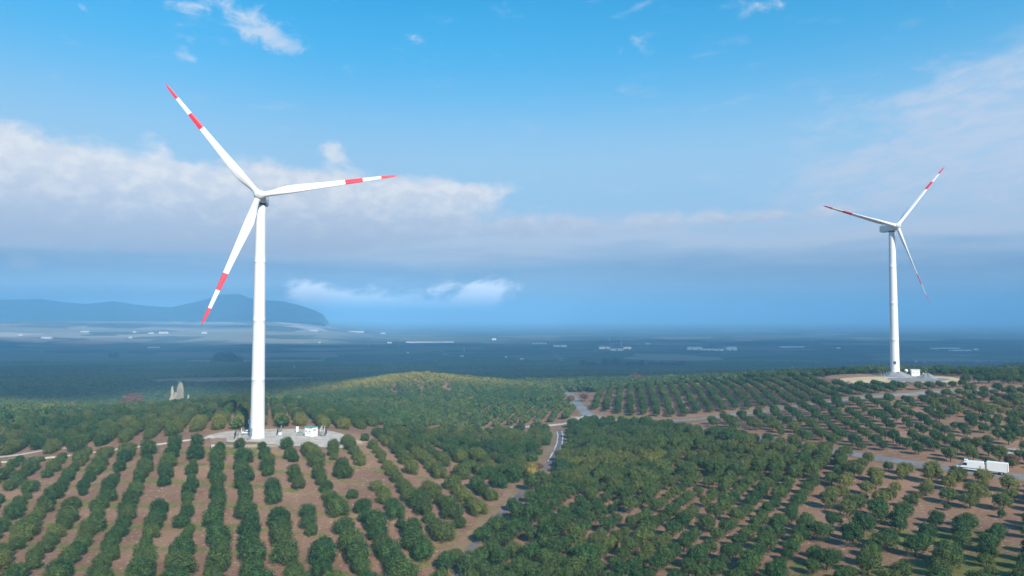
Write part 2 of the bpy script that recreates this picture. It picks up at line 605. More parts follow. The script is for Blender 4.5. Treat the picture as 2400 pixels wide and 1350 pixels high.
def foliage(name, dark, light, yellow, trans=0.12):
    m_, n = material(name)
    oi = n.node('ShaderNodeObjectInfo')
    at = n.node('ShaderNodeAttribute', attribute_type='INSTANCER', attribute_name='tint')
    pos = n.node('ShaderNodeTexCoord').outputs['Object']
    k = n.noise(pos, 1.1, 6, 0.65)
    k2 = n.noise(pos, 5.0, 3, 0.6)
    c = n.mix(n.ss(k, 0.35, 0.68), dark, light)
    c = n.mix(n.mul(n.ss(k2, 0.5, 0.75), 0.5), c, yellow)
    k3 = n.noise(pos, 11.0, 2, 0.6)
    c = n.mix(n.mul(n.ss(k3, 0.52, 0.70), 0.5), c, tuple(0.6 * v + 0.06 for v in light[:2]) + (light[2] + 0.05, 1))
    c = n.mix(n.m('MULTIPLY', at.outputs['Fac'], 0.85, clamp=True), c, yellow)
    c = n.mix(1.0, c, n.ramp(oi.outputs['Random'], [(0, (0.72, 0.78, 0.76, 1)), (0.5, (1, 1, 1, 1)), (1, (1.22, 1.16, 1.0, 1))]), 'MULTIPLY')
    finish(n, c, 0.6, 0.12, trans=trans)
    return m_


def bark(name, rgb):
    m_, n = material(name)
    pos = n.node('ShaderNodeTexCoord').outputs['Object']
    k = n.noise(pos, 6.0, 5, 0.7)
    finish(n, n.mix(k, tuple(c * 0.6 for c in rgb) + (1,), tuple(c * 1.3 for c in rgb) + (1,)), 0.9, 0.1, bump=k, bump_d=0.05)
    return m_


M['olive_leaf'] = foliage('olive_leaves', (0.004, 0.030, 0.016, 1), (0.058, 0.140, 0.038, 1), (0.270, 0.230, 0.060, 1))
M['olive_bark'] = bark('olive_bark', (0.085, 0.07, 0.055))
M['poplar_twig'] = bark('pale_poplar_twigs', (0.47, 0.42, 0.34))
M['russet_leaf'] = foliage('russet_leaves', (0.11, 0.055, 0.045, 1), (0.19, 0.10, 0.07, 1), (0.26, 0.15, 0.08, 1))
M['brown_leaf'] = foliage('brown_leaves', (0.12, 0.085, 0.05, 1), (0.20, 0.14, 0.08, 1), (0.25, 0.17, 0.08, 1))
M['yellow_leaf'] = foliage('yellow_leaves', (0.15, 0.12, 0.03, 1), (0.28, 0.22, 0.05, 1), (0.34, 0.27, 0.07, 1))
M['conifer_leaf'] = foliage('conifer_needles', (0.012, 0.035, 0.022, 1), (0.025, 0.055, 0.032, 1), (0.03, 0.06, 0.03, 1))
M['twig'] = bark('bare_brown_twigs', (0.16, 0.10, 0.085))


# ground: reddish soil with grass, stubble and field mosaic, all in world metres
def ground_material():
    m_, n = material('orchard_soil')
    g = n.node('ShaderNodeNewGeometry')
    pos = g.outputs['Position']
    x, y, z = n.sep(pos)
    a_g = n.node('ShaderNodeAttribute', attribute_name='grass').outputs['Fac']
    a_p = n.node('ShaderNodeAttribute', attribute_name='pale').outputs['Fac']
    a_f = n.node('ShaderNodeAttribute', attribute_name='farfield').outputs['Fac']
    a_s = n.node('ShaderNodeAttribute', attribute_name='bright').outputs['Fac']
    n1 = n.noise(pos, 0.06, 6, 0.6)
    n2 = n.noise(pos, 0.9, 6, 0.7)
    n3 = n.noise(pos, 6.0, 4, 0.7)
    soil = n.mix(n.ss(n1, 0.3, 0.7), (0.195, 0.108, 0.070, 1), (0.305, 0.178, 0.112, 1))
    soil = n.mix(n.mul(n.ss(n2, 0.45, 0.75), 0.6), soil, (0.36, 0.25, 0.17, 1))
    soil = n.mix(n.mul(n.ss(n3, 0.5, 0.72), 0.35), soil, (0.10, 0.066, 0.052, 1))
    # plough lines
    rot = n.add(n.mul(x, 0.35), n.mul(y, 0.94))
    pl = n.m('SINE', n.mul(n.add(rot, n.mul(n1, 6.0)), 5.2))
    soil = n.mix(n.mul(n.ss(pl, -0.2, 1.0), 0.16), soil, (0.10, 0.062, 0.05, 1))
    # pale stones
    vo = n.node('ShaderNodeTexVoronoi')
    n.put(vo.inputs['Vector'], pos)
    vo.inputs['Scale'].default_value = 0.8
    st = n.mul(n.ss(vo.outputs[0], 0.24, 0.12), n.ss(n2, 0.42, 0.56))
    soil = n.mix(n.mul(st, 0.75), soil, (0.46, 0.40, 0.34, 1))
    # grass in strips
    ng = n.noise(pos, 0.28, 6, 0.7)
    grass_c = n.mix(n.ss(n2, 0.3, 0.7), (0.075, 0.115, 0.025, 1), (0.19, 0.19, 0.05, 1))
    gf = n.ss(n.add(a_g, n.mul(n.sub(ng, 0.5), 1.9)), 0.48, 0.92)
    c = n.mix(n.mul(gf, 0.85), soil, grass_c)
    # pale dusty verges, yellow earth, and sunlight painted on the hill crest
    pc = n.mix(n.ss(n2, 0.3, 0.7), (0.40, 0.31, 0.22, 1), (0.52, 0.43, 0.31, 1))
    pf = n.ss(n.add(a_p, n.mul(n.sub(ng, 0.5), 0.8)), 0.35, 0.75)
    c = n.mix(pf, c, pc)
    # the plain: mosaic of dark orchards and ploughed fields
    wv = n.node('ShaderNodeVectorMath', operation='ADD')
    n.put(wv.inputs[0], pos)
    nn = n.node('ShaderNodeVectorMath', operation='SCALE')
    n.put(nn.inputs[0], n.noise(pos, 0.002, 2, 0.5, col=True))
    nn.inputs['Scale'].default_value = 260
    n.put(wv.inputs[1], nn.outputs[0])
    vf = n.node('ShaderNodeTexVoronoi', distance='CHEBYCHEV')
    n.put(vf.inputs['Vector'], wv.outputs[0])
    vf.inputs['Scale'].default_value = 0.0031
    h1, h2, h3 = n.sep(vf.outputs['Color'])
    dark = n.mix(n.noise(pos, 0.09, 5, 0.7), (0.016, 0.040, 0.028, 1), (0.050, 0.078, 0.040, 1))
    mid = n.mix(h2, (0.055, 0.085, 0.045, 1), (0.10, 0.115, 0.06, 1))
    brown = n.mix(h2, (0.15, 0.10, 0.08, 1), (0.22, 0.18, 0.13, 1))
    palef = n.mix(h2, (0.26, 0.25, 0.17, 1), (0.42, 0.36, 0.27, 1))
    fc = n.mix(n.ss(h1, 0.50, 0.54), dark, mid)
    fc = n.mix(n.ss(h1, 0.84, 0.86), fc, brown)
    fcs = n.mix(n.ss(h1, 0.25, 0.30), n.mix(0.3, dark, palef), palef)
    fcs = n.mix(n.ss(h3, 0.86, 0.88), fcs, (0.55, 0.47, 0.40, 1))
    fc = n.mix(a_s, fc, fcs)  # paler fields stand in for sunlight on the left plain
    # tracks between the fields
    ve = n.node('ShaderNodeTexVoronoi', feature='DISTANCE_TO_EDGE')
    n.put(ve.inputs['Vector'], wv.outputs[0])
    ve.inputs['Scale'].default_value = 0.0031
    fc = n.mix(n.mul(n.ss(ve.outputs[0], 0.018, 0.008), 0.35), fc, (0.3, 0.25, 0.2, 1))
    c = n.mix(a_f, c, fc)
    hb = n.add(n.mul(n2, 0.5), n.mul(n3, 0.25))
    finish(n, c, 0.95, 0.05, bump=hb, bump_d=0.35, bump_s=0.8)
    return m_


M['ground'] = ground_material()


def surf_mat(name, lo, hi, sc=1.5, rough=0.9, marks=None):
    m_, n = material(name)
    pos = n.node('ShaderNodeNewGeometry').outputs['Position']
    a = n.noise(pos, sc, 6, 0.7)
    b = n.noise(pos, sc * 0.08, 4, 0.6)
    c = n.mix(n.ss(n.add(n.mul(a, 0.5), n.mul(b, 0.5)), 0.32, 0.66), lo + (1,), hi + (1,))
    if marks:
        c = n.mix(n.mul(n.ss(n.noise(pos, sc * 0.22, 6, 0.75), 0.46, 0.60), marks[1]), c, marks[0] + (1,))
    finish(n, c, rough, 0.12, bump=a, bump_d=0.05)
    return m_


M['asphalt'] = surf_mat('worn_asphalt', (0.125, 0.125, 0.135), (0.215, 0.21, 0.215), 1.5, 0.85)
M['track'] = surf_mat('worn_brown_track', (0.10, 0.085, 0.08), (0.20, 0.165, 0.15), 1.2, 0.9)
M['wet'] = surf_mat('pale_wheel_track', (0.36, 0.38, 0.42), (0.52, 0.54, 0.58), 1.2, 0.5)
M['gravel'] = surf_mat('grey_gravel', (0.17, 0.17, 0.175), (0.27, 0.27, 0.28), 2.0)
M['pale_gravel'] = surf_mat('pale_gravel', (0.36, 0.33, 0.29), (0.54, 0.51, 0.46), 1.3, 0.95, ((0.40, 0.27, 0.18), 0.7))
M['sand'] = surf_mat('sandy_fill', (0.42, 0.30, 0.19), (0.60, 0.47, 0.31), 1.0, 0.95, ((0.30, 0.31, 0.10), 0.6))
M['rough_earth'] = surf_mat('dark_rough_earth', (0.07, 0.045, 0.035), (0.22, 0.14, 0.10), 1.1, 0.95)
M['verge'] = surf_mat('red_brown_verge', (0.17, 0.098, 0.068), (0.28, 0.18, 0.12), 0.8, 0.95, ((0.22, 0.19, 0.06), 0.6))
M['mountain'] = surf_mat('forested_mountain', (0.035, 0.055, 0.045), (0.085, 0.10, 0.075), 0.004, 0.95)

# ---------------------------------------------------------------- roads (centre lines in the ground plane)


def gp(pts): return [ground_at(*p)[:2] for p in pts]


def smooth_line(pts, step=1.5):
    pts = np.array(pts)
    out = []
    n = len(pts)
    for i in range(n - 1):
        p0, p1, p2, p3 = pts[max(i - 1, 0)], pts[i], pts[i + 1], pts[min(i + 2, n - 1)]
        k = max(2, int(np.linalg.norm(p2 - p1) / step))
        for j in range(k):
            t_ = j / k
            out.append(0.5 * ((2 * p1) + (-p0 + p2) * t_ + (2 * p0 - 5 * p1 + 4 * p2 - p3) * t_ ** 2 + (-p0 + 3 * p1 - 3 * p2 + p3) * t_ ** 3))
    out.append(pts[-1])
    return np.array(out)


DIRT = smooth_line(gp([(1060, 1400), (1092, 1310), (1135, 1250), (1190, 1190), (1240, 1140), (1278, 1098), (1304, 1060), (1313, 1030), (1311, 1008)]))
ROAD_C = smooth_line([ground_at(*p, near=250)[:2] for p in [(1316, 915), (1330, 922), (1350, 942), (1364, 958), (1378, 972), (1420, 984), (1500, 990)]])
ROAD_T2 = smooth_line([ground_at(*p, near=200)[:2] for p in [(1500, 990), (1570, 988), (1640, 983), (1740, 971), (1840, 957), (1940, 943), (2040, 931), (2140, 924), (2260, 916), (2420, 908), (2560, 902)]])
ROAD_V = smooth_line([ground_at(*p, near=120)[:2] for p in [(1600, 1000), (1660, 1012), (1780, 1028), (1870, 1041), (1955, 1057), (2080, 1078), (2200, 1096), (2310, 1109), (2420, 1124), (2620, 1152)]])
CANAL_L = smooth_line([ground_at(*p, near=200)[:2] for p in [(-200, 1098), (20, 1083), (130, 1072), (250, 1057), (350, 1045), (440, 1033), (500, 1024)]])
ROAD_L = smooth_line([ground_at(*p, near=200)[:2] for p in [(-200, 1086), (20, 1070), (60, 1064), (110, 1056), (180, 1048)]])
TRACK_M = smooth_line([ground_at(*p, near=250)[:2] for p in [(900, 1004), (1000, 1008), (1050, 1010), (1150, 1006), (1230, 1001), (1285, 998), (1330, 992), (1378, 974)]])


def ribbon(name, line, w0, w1, lift, mat, nseg=4, kind='structure', off=0.0, label=None, rough_edge=0.25):
    d_ = np.gradient(line, axis=0)
    d_ /= np.linalg.norm(d_, axis=1)[:, None]
    nr = np.stack([-d_[:, 1], d_[:, 0]], 1)
    v, f = [], []
    for i, p in enumerate(line):
        wv = (w0 + (w1 - w0) * i / (len(line) - 1)) / 2
        for k in range(nseg + 1):
            u = -1 + 2 * k / nseg
            e = rough_edge * (vnoise(np.array([i * 1.0]), np.array([k * 7.0]), 3, 4)[0] - 0.5) if k in (0, nseg) else 0
            q = p + nr[i] * (u * (wv + e) + off)
            v.append((q[0], q[1]))
    v = np.array(v)
    z = height(v[:, 0], v[:, 1]) + lift
    v = np.column_stack([v, z])
    for i in range(len(line) - 1):
        for k in range(nseg):
            a = i * (nseg + 1) + k
            f.append((a, a + 1, a + nseg + 2, a + nseg + 1))
    o = link(name, mesh_from(name, v, np.array(f), [mat], smooth=True))
    tag(o, kind=kind, label=label)
    return o


ribbon('path_verge', DIRT, 4.5, 7.5, 0.10, M['verge'], 6, off=1.6, rough_edge=1.5)
ribbon('path', DIRT, 1.9, 3.2, 0.15, M['track'], 4)
sub = DIRT[int(len(DIRT) * 0.56):-4]
for s_ in (-1, 1):
    ribbon('wheel_track', sub, 0.42, 0.42, 0.19, M['wet'], 2, off=s_ * 1.05, rough_edge=0.5)
ribbon('road_verge', ROAD_C, 10, 8, 0.10, M['verge'], 6, rough_edge=1.5)
ribbon('road', ROAD_C, 4.4, 4.4, 0.15, M['gravel'], 4)
ribbon('road_verge', ROAD_T2, 13, 12, 0.10, M['verge'], 6, off=1.5, rough_edge=1.5)
ribbon('road', ROAD_T2, 4.2, 5.0, 0.15, M['gravel'], 4)
ribbon('road_verge', ROAD_V, 7, 8, 0.10, M['verge'], 6, rough_edge=1.2)
ribbon('road', ROAD_V, 4.6, 5.2, 0.15, M['asphalt'], 4)
ribbon('path', ROAD_L, 3, 3, 0.15, M['pale_gravel'], 3)
ribbon('path', TRACK_M, 4.5, 4.5, 0.15, M['pale_gravel'], 3)


def curb(name, line, w_, h_, mat, label, cat):
    d_ = np.gradient(line, axis=0)
    d_ /= np.linalg.norm(d_, axis=1)[:, None]
    nr = np.stack([-d_[:, 1], d_[:, 0]], 1)
    prof = [(-w_ / 2, -0.3), (-w_ / 2, h_), (-w_ / 2 + 0.12, h_), (-w_ / 2 + 0.2, h_ - 0.35), (w_ / 2 - 0.2, h_ - 0.35), (w_ / 2 - 0.12, h_), (w_ / 2, h_), (w_ / 2, -0.3)]
    z0 = height(line[:, 0], line[:, 1])
    v, f = [], []
    for i, p in enumerate(line):
        for a, b in prof:
            q = p + nr[i] * a
            v.append((q[0], q[1], z0[i] + b))
    n = len(prof)
    for i in range(len(line) - 1):
        for k in range(n):
            a, b = i * n + k, i * n + (k + 1) % n
            f.append((a, b, b + n, a + n))
    f2 = [tuple(q) for q in f] + [tuple(range(n))[::-1], tuple(range((len(line) - 1) * n, len(line) * n))]
    o = link(name, mesh_from(name, v, f2, [mat]))
    tag(o, label, cat)
    return o


curb('irrigation_channel', CANAL_L, 1.0, 0.35, M['concrete'], 'long pale concrete irrigation channel crossing the left orchard towards the turbine pad', 'channel')

# ---------------------------------------------------------------- ground sheet (one polar sheet out to the horizon)
ang = np.concatenate([np.arange(-180, -42, 3.0), np.arange(-42, 42, 0.20), np.arange(42, 180, 3.0)])
rad = np.concatenate([[0.5, 20, 50, 80], np.geomspace(100, 1000, 240), np.geomspace(1012, 24000, 190)])
AA, RR = np.meshgrid(np.radians(ang), rad, indexing='ij')
gx, gy = (RR * np.sin(AA)).ravel(), (RR * np.cos(AA)).ravel()
gz = height(gx, gy)
na, nr_ = len(ang), len(rad)
ii, jj = np.meshgrid(np.arange(na), np.arange(nr_ - 1), indexing='ij')
i2 = (ii + 1) % na
faces = np.stack([ii * nr_ + jj, i2 * nr_ + jj, i2 * nr_ + jj + 1, ii * nr_ + jj + 1], -1).reshape(-1, 4)[:, ::-1]
gm = mesh_from('ground', np.stack([gx, gy, gz], 1), faces, [M['ground']], smooth=True)
gpx = proj(np.stack([gx, np.maximum(gy, 1), gz], 1))
front = gy > 50


def line_dist(line, x, y):
    """distance from many points to a polyline (sampled)"""
    out = np.full(len(x), 1e9)
    lo, hi = line.min(0) - 40, line.max(0) + 40
    near = (x > lo[0]) & (x < hi[0]) & (y > lo[1]) & (y < hi[1])
    idx = np.nonzero(near)[0]
    for s in range(0, len(idx), 20000):
        k = idx[s:s + 20000]
        out[k] = np.sqrt(((np.stack([x[k], y[k]], 1)[:, None] - line[None, ::2]) ** 2).sum(-1)).min(1)
    return out


def bump2(cx, cy, sx, sy): return np.exp(-((gx - cx) / sx) ** 2 - ((gy - cy) / sy) ** 2)


grass = np.zeros(len(gx))
inA = (gx / np.maximum(gy, 1) < 0.02) & (gy < 228) & (gy > 60)
grass += inA * (0.12 + 0.62 * np.clip(np.sin((gy * 0.97 + gx * 0.22 + vnoise(gx, gy, 25, 9) * 7) * 2 * PI / 12.5) - 0.25, 0, 1)) * (0.55 + 0.55 * sstep(-gx, -10, 70))
for px, py, sx, sy, k in [(2250, 1260, 18, 6, 0.45), (2120, 1260, 12, 8, 0.6), (2380, 1330, 14, 9, 0.7), (1180, 1230, 6, 6, 0.5), (1000, 1290, 10, 8, 0.45), (1450, 978, 8, 6, 0.9), (2100, 945, 18, 9, 0.55),
                          (2330, 1000, 24, 14, 0.45), (560, 1050, 14, 6, 0.5), (1275, 1090, 4, 4, 0.8), (2390, 960, 20, 10, 0.4), (1500, 1340, 30, 8, 0.35), (2050, 1340, 30, 8, 0.5)]:
    q = ground_at(px, py)
    grass += k * bump2(q[0], q[1], sx, sy)
grass += 0.18 * front
grass = np.clip(grass, 0, 1.1)
pale_a = np.zeros(len(gx))
for px, py, sx, sy, k in [(2375, 1058, 9, 5, 1.0), (600, 1045, 18, 5, 0.7), (840, 1035, 8, 9, 0.6), (1370, 985, 6, 7, 0.6), (2150, 915, 30, 7, 0.45), (1345, 980, 5, 8, 0.7), (1320, 920, 9, 9, 0.4),
                          (2320, 895, 30, 12, 0.5), (980, 900, 90, 40, 0.42)]:  # last entry paints sunlight onto the hill crest
    q = ground_at(px, py)
    pale_a += k * bump2(q[0], q[1], sx, sy)
far = sstep(gy, 900, 1500)
# one bare brown field beyond the left-hand edge of the plateau
q = ground_at(560, 890, near=500)
brownf = bump2(q[0], q[1], 150, 170)
side_l = sstep(-gx / np.maximum(gy, 1), 0.17, 0.29)
yb = np.clip((745 + 0 * gx), 0, 1)
bright = sstep(gy, 3300, 3900) * np.maximum(side_l, 0.25 * sstep(-gx / np.maximum(gy, 1), -0.05, 0.2))  # sunlight on the left plain, put into the field colour
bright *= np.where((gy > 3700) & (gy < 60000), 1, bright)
# a dark wooded strip through the left-hand farmland painted as sunlit
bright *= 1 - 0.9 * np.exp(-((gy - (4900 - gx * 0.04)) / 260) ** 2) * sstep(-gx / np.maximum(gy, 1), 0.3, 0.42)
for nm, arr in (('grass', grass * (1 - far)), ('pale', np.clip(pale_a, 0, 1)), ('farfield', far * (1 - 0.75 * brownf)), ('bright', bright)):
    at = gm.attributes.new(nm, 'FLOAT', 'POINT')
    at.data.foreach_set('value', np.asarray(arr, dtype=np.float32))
g_obj = link('ground', gm)
tag(g_obj, kind='structure')

# mountains at the left rim of the plain
prof = np.array([(-700, 640), (-400, 672), (-200, 690), (0, 701), (90, 700), (150, 707), (200, 710), (262, 705), (320, 713), (400, 717), (440, 709), (480, 700), (515, 690), (560, 688), (585, 698), (620, 703), (660, 705), (700, 713), (735, 725), (760, 737), (785, 752), (820, 800)], float)
pa = np.array([math.atan2(ray(a, 745)[0], ray(a, 745)[1]) for a in prof[:, 0]])
pe = (745 - prof[:, 1]) / F
aa = np.radians(np.arange(-46, -11.8, 0.12))
yy_ = np.concatenate([np.linspace(6000, 7600, 44), np.linspace(7650, 9500, 16)])
AA2, YY = np.meshgrid(aa, yy_, indexing='ij')
xx = np.tan(AA2) * YY
peak = np.interp(AA2, pa, pe) * 7600
up = sstep(YY, 6100, 7600) ** 0.8 * (1 - 0.55 * sstep(YY, 7600, 9500))
ridge = 0
for k, s in enumerate((850, 400, 190, 90)):
    ridge = ridge + (np.abs(vnoise(xx, YY * 1.0, s, 11 + k) - 0.5) * 2) * s * 0.14
mz = -38 + (peak + 38) * up - ridge * np.clip(up * 2, 0, 1) * (1 - 0.9 * np.exp(-((YY - 7600) / 170) ** 2))
mz = mz - np.maximum(0, 45 - peak) * 1.6
nv = len(yy_)
ii, jj = np.meshgrid(np.arange(len(aa) - 1), np.arange(nv - 1), indexing='ij')
mf = np.stack([ii * nv + jj, (ii + 1) * nv + jj, (ii + 1) * nv + jj + 1, ii * nv + jj + 1], -1).reshape(-1, 4)
tag(link('mountains', mesh_from('mountains', np.stack([xx.ravel(), YY.ravel(), mz.ravel()], 1), mf, [M['mountain']], smooth=True)), kind='structure')

# ---------------------------------------------------------------- turbine pads


def patch(name, outline, lift, mat, center=None):
    """flat sheet with an irregular outline laid over the ground"""
    c = np.mean(outline, axis=0)
    ring = []
    o = np.array(outline)
    n = len(o)
    for i in range(n):
        p0, p1, p2, p3 = o[(i - 1) % n], o[i], o[(i + 1) % n], o[(i + 2) % n]
        for j in range(8):
            t_ = j / 8
            q = 0.5 * ((2 * p1) + (-p0 + p2) * t_ + (2 * p0 - 5 * p1 + 4 * p2 - p3) * t_ ** 2 + (-p0 + 3 * p1 - 3 * p2 + p3) * t_ ** 3)
            ring.append(q + rng.normal(size=2) * 0.15)
    ring = np.array(ring)
    v = [c]
    K_ = 12
    for k in range(1, K_ + 1):
        v += list(c + (ring - c) * k / K_)
    v = np.array(v)
    z = height(v[:, 0], v[:, 1]) + lift
    nn = len(ring)
    f = [(0, 1 + i, 1 + (i + 1) % nn) for i in range(nn)]
    for k in range(K_ - 1):
        for i in range(nn):
            a, b = 1 + k * nn + i, 1 + k * nn + (i + 1) % nn
            f.append((a, a + nn, b + nn, b))
    ob = link(name, mesh_from(name, np.column_stack([v, z]), f, [mat], smooth=True))
    tag(ob, kind='structure')
    return ob


zp = -39.9


def on_plane(px, py, z):
    d_ = ray(px, py)
    t_ = z / d_[2]
    return np.array([d_[0] * t_, d_[1] * t_])


patch('gravel_pad', [on_plane(a, b, zp) for a, b in [(484, 1024), (520, 1014), (560, 1010), (640, 1006), (740, 1007), (800, 1017), (822, 1034), (806, 1046), (740, 1047), (655, 1044), (590, 1036), (530, 1036)]], 0.10, M['pale_gravel'])
patch('sandy_pad', [on_plane(a, b, -31.2) for a, b in [(1968, 889), (2010, 884.5), (2100, 882.5), (2210, 883), (2252, 889), (2240, 895), (2180, 898), (2100, 899.5), (2040, 898), (1990, 894)]], 0.10, M['sand'])
patch('gravel_apron', [on_plane(a, b, -31.2) for a, b in [(2080, 890), (2092, 886), (2150, 885.5), (2205, 886), (2225, 890), (2205, 894), (2150, 895), (2105, 894)]], 0.16, M['gravel'])


def heap(name, x, y, r, h, mat, label, flat=0.0):
    v, f = [], []
    nr2, na2 = 14, 40
    z0 = H(x, y)
    for i in range(nr2 + 1):
        rr = i / nr2
        for k in range(na2):
            a = 2 * PI * k / na2
            R_ = r * rr * (1 + 0.16 * math.sin(a * 3 + r) + 0.08 * math.sin(a * 7))
            hh = h * (1 - sstep(rr, flat, 1.0)) * (1 + 0.12 * math.sin(a * 4 + 2 * rr)) + 0.10 * (random.random() - 0.5) * (1 - rr)
            v.append((R_ * math.cos(a), R_ * math.sin(a), float(hh) - 0.05 * rr))
    for i in range(nr2):
        for k in range(na2):
            k2 = (k + 1) % na2
            f.append((i * na2 + k, (i + 1) * na2 + k, (i + 1) * na2 + k2, i * na2 + k2))
    v.append((0, 0, v[0][2]))
    f += [(len(v) - 1, k, (k + 1) % na2) for k in range(na2)]
    o = link(name, mesh_from(name, v, f, [mat], smooth=True), loc=(x, y, z0 + 0.12))
    tag(o, label, 'gravel heap')
    return o


heap('gravel_heap', T2[0], T2[1] - 0.5, 8.5, 2.3, M['gravel'], 'grey gravel heap banked round the foot of the far right turbine tower', 0.2)
q = on_plane(2172, 888, -31.2)
heap('gravel_heap', q[0], q[1], 6.5, 2.6, M['gravel'], 'grey conical gravel heap right of the small white kiosk on the far pad', 0.0)

# rough dark bank below the edge of the far pad, with boulders
bl = smooth_line([on_plane(a, b, -31.6) for a, b in [(1975, 893), (2010, 898), (2050, 902), (2100, 903), (2150, 903)]], 1.0)
v, f = [], []
for i, p in enumerate(bl):
    for k in range(8):
        u = k / 7
        q = p + np.array([-0.25, -1.0]) * (u * 8 - 1)
        nz = (vnoise(np.array([q[0]]), np.array([q[1]]), 1.3, 2)[0] - 0.5) * 1.6 + (vnoise(np.array([q[0]]), np.array([q[1]]), 0.5, 6)[0] - 0.5) * 0.7
        v.append((q[0], q[1], H(q[0], q[1]) + 1.0 * math.sin(PI * u) + nz * math.sin(PI * u) ** 0.5 - 0.1))
for i in range(len(bl) - 1):
    for k in range(7):
        a = i * 8 + k
        f.append((a, a + 1, a + 9, a + 8))
tag(link('earth_bank', mesh_from('earth_bank', v, np.array(f), [M['rough_earth']])), kind='structure')

# ---------------------------------------------------------------- wind turbines


def blade_mesh(Rb, pitch):
    sec = [(1.0, 1.9, 1.0, 40), (2.2, 1.95, 0.95, 30), (4.0, 2.2, 0.70, 22), (6.5, 2.75, 0.42, 16), (9.5, 3.15, 0.30, 12), (13, 2.9, 0.25, 9), (18, 2.4, 0.21, 6), (24, 1.95, 0.19, 3.5),
           (Rb * 0.612, 1.72, 0.18, 2.5), (Rb * 0.613, 1.72, 0.18, 2.5), (Rb * 0.74, 1.40, 0.17, 1.2), (Rb * 0.741, 1.40, 0.17, 1.2), (Rb * 0.81, 1.22, 0.16, 0.6), (Rb * 0.876, 1.08, 0.16, 0), (Rb * 0.877, 1.08, 0.16, 0),
           (Rb * 0.93, 0.92, 0.15, 0), (Rb * 0.965, 0.72, 0.15, 0), (Rb * 0.988, 0.42, 0.15, 0), (Rb, 0.08, 0.2, 0)]
    v, f, mi = [], [], []
    n = 18
    for r, ch, th, tw in sec:
        tw = -R(tw + pitch)
        circ = 1 - min(1, max(0, (r - 2.2) / 5.0))
        for k in range(n):
            a = 2 * PI * k / n
            # round root blending into an aerofoil with the thick side near the leading edge
            xc, yc = math.cos(a), math.sin(a)
            ax_ = xc
            ay_ = yc * (0.5 + 0.5 * xc * 0.75 + 0.1)
            px_ = ch / 2 * (circ * xc + (1 - circ) * (ax_ - 0.38))
            py_ = ch / 2 * (circ * yc * min(1.0, th) + (1 - circ) * ay_ * th * 2 * 0.9)
            v.append((px_ * math.cos(tw) - py_ * math.sin(tw), px_ * math.sin(tw) + py_ * math.cos(tw) - 0.0004 * r * r, r))
    for i in range(len(sec) - 1):
        rm = (sec[i][0] + sec[i + 1][0]) / 2
        red = (0.6125 * Rb < rm < 0.7405 * Rb) or rm > 0.8765 * Rb
        for k in range(n):
            k2 = (k + 1) % n
            f.append((i * n + k, i * n + k2, (i + 1) * n + k2, (i + 1) * n + k))
            mi.append(1 if red else 0)
    f.append(tuple(range(n))[::-1])
    mi.append(0)
    f.append(tuple((len(sec) - 1) * n + k for k in range(n)))
    mi.append(1)
    return mesh_from('blade', v, f, [M['white_paint'], M['red_paint']], mi, True)


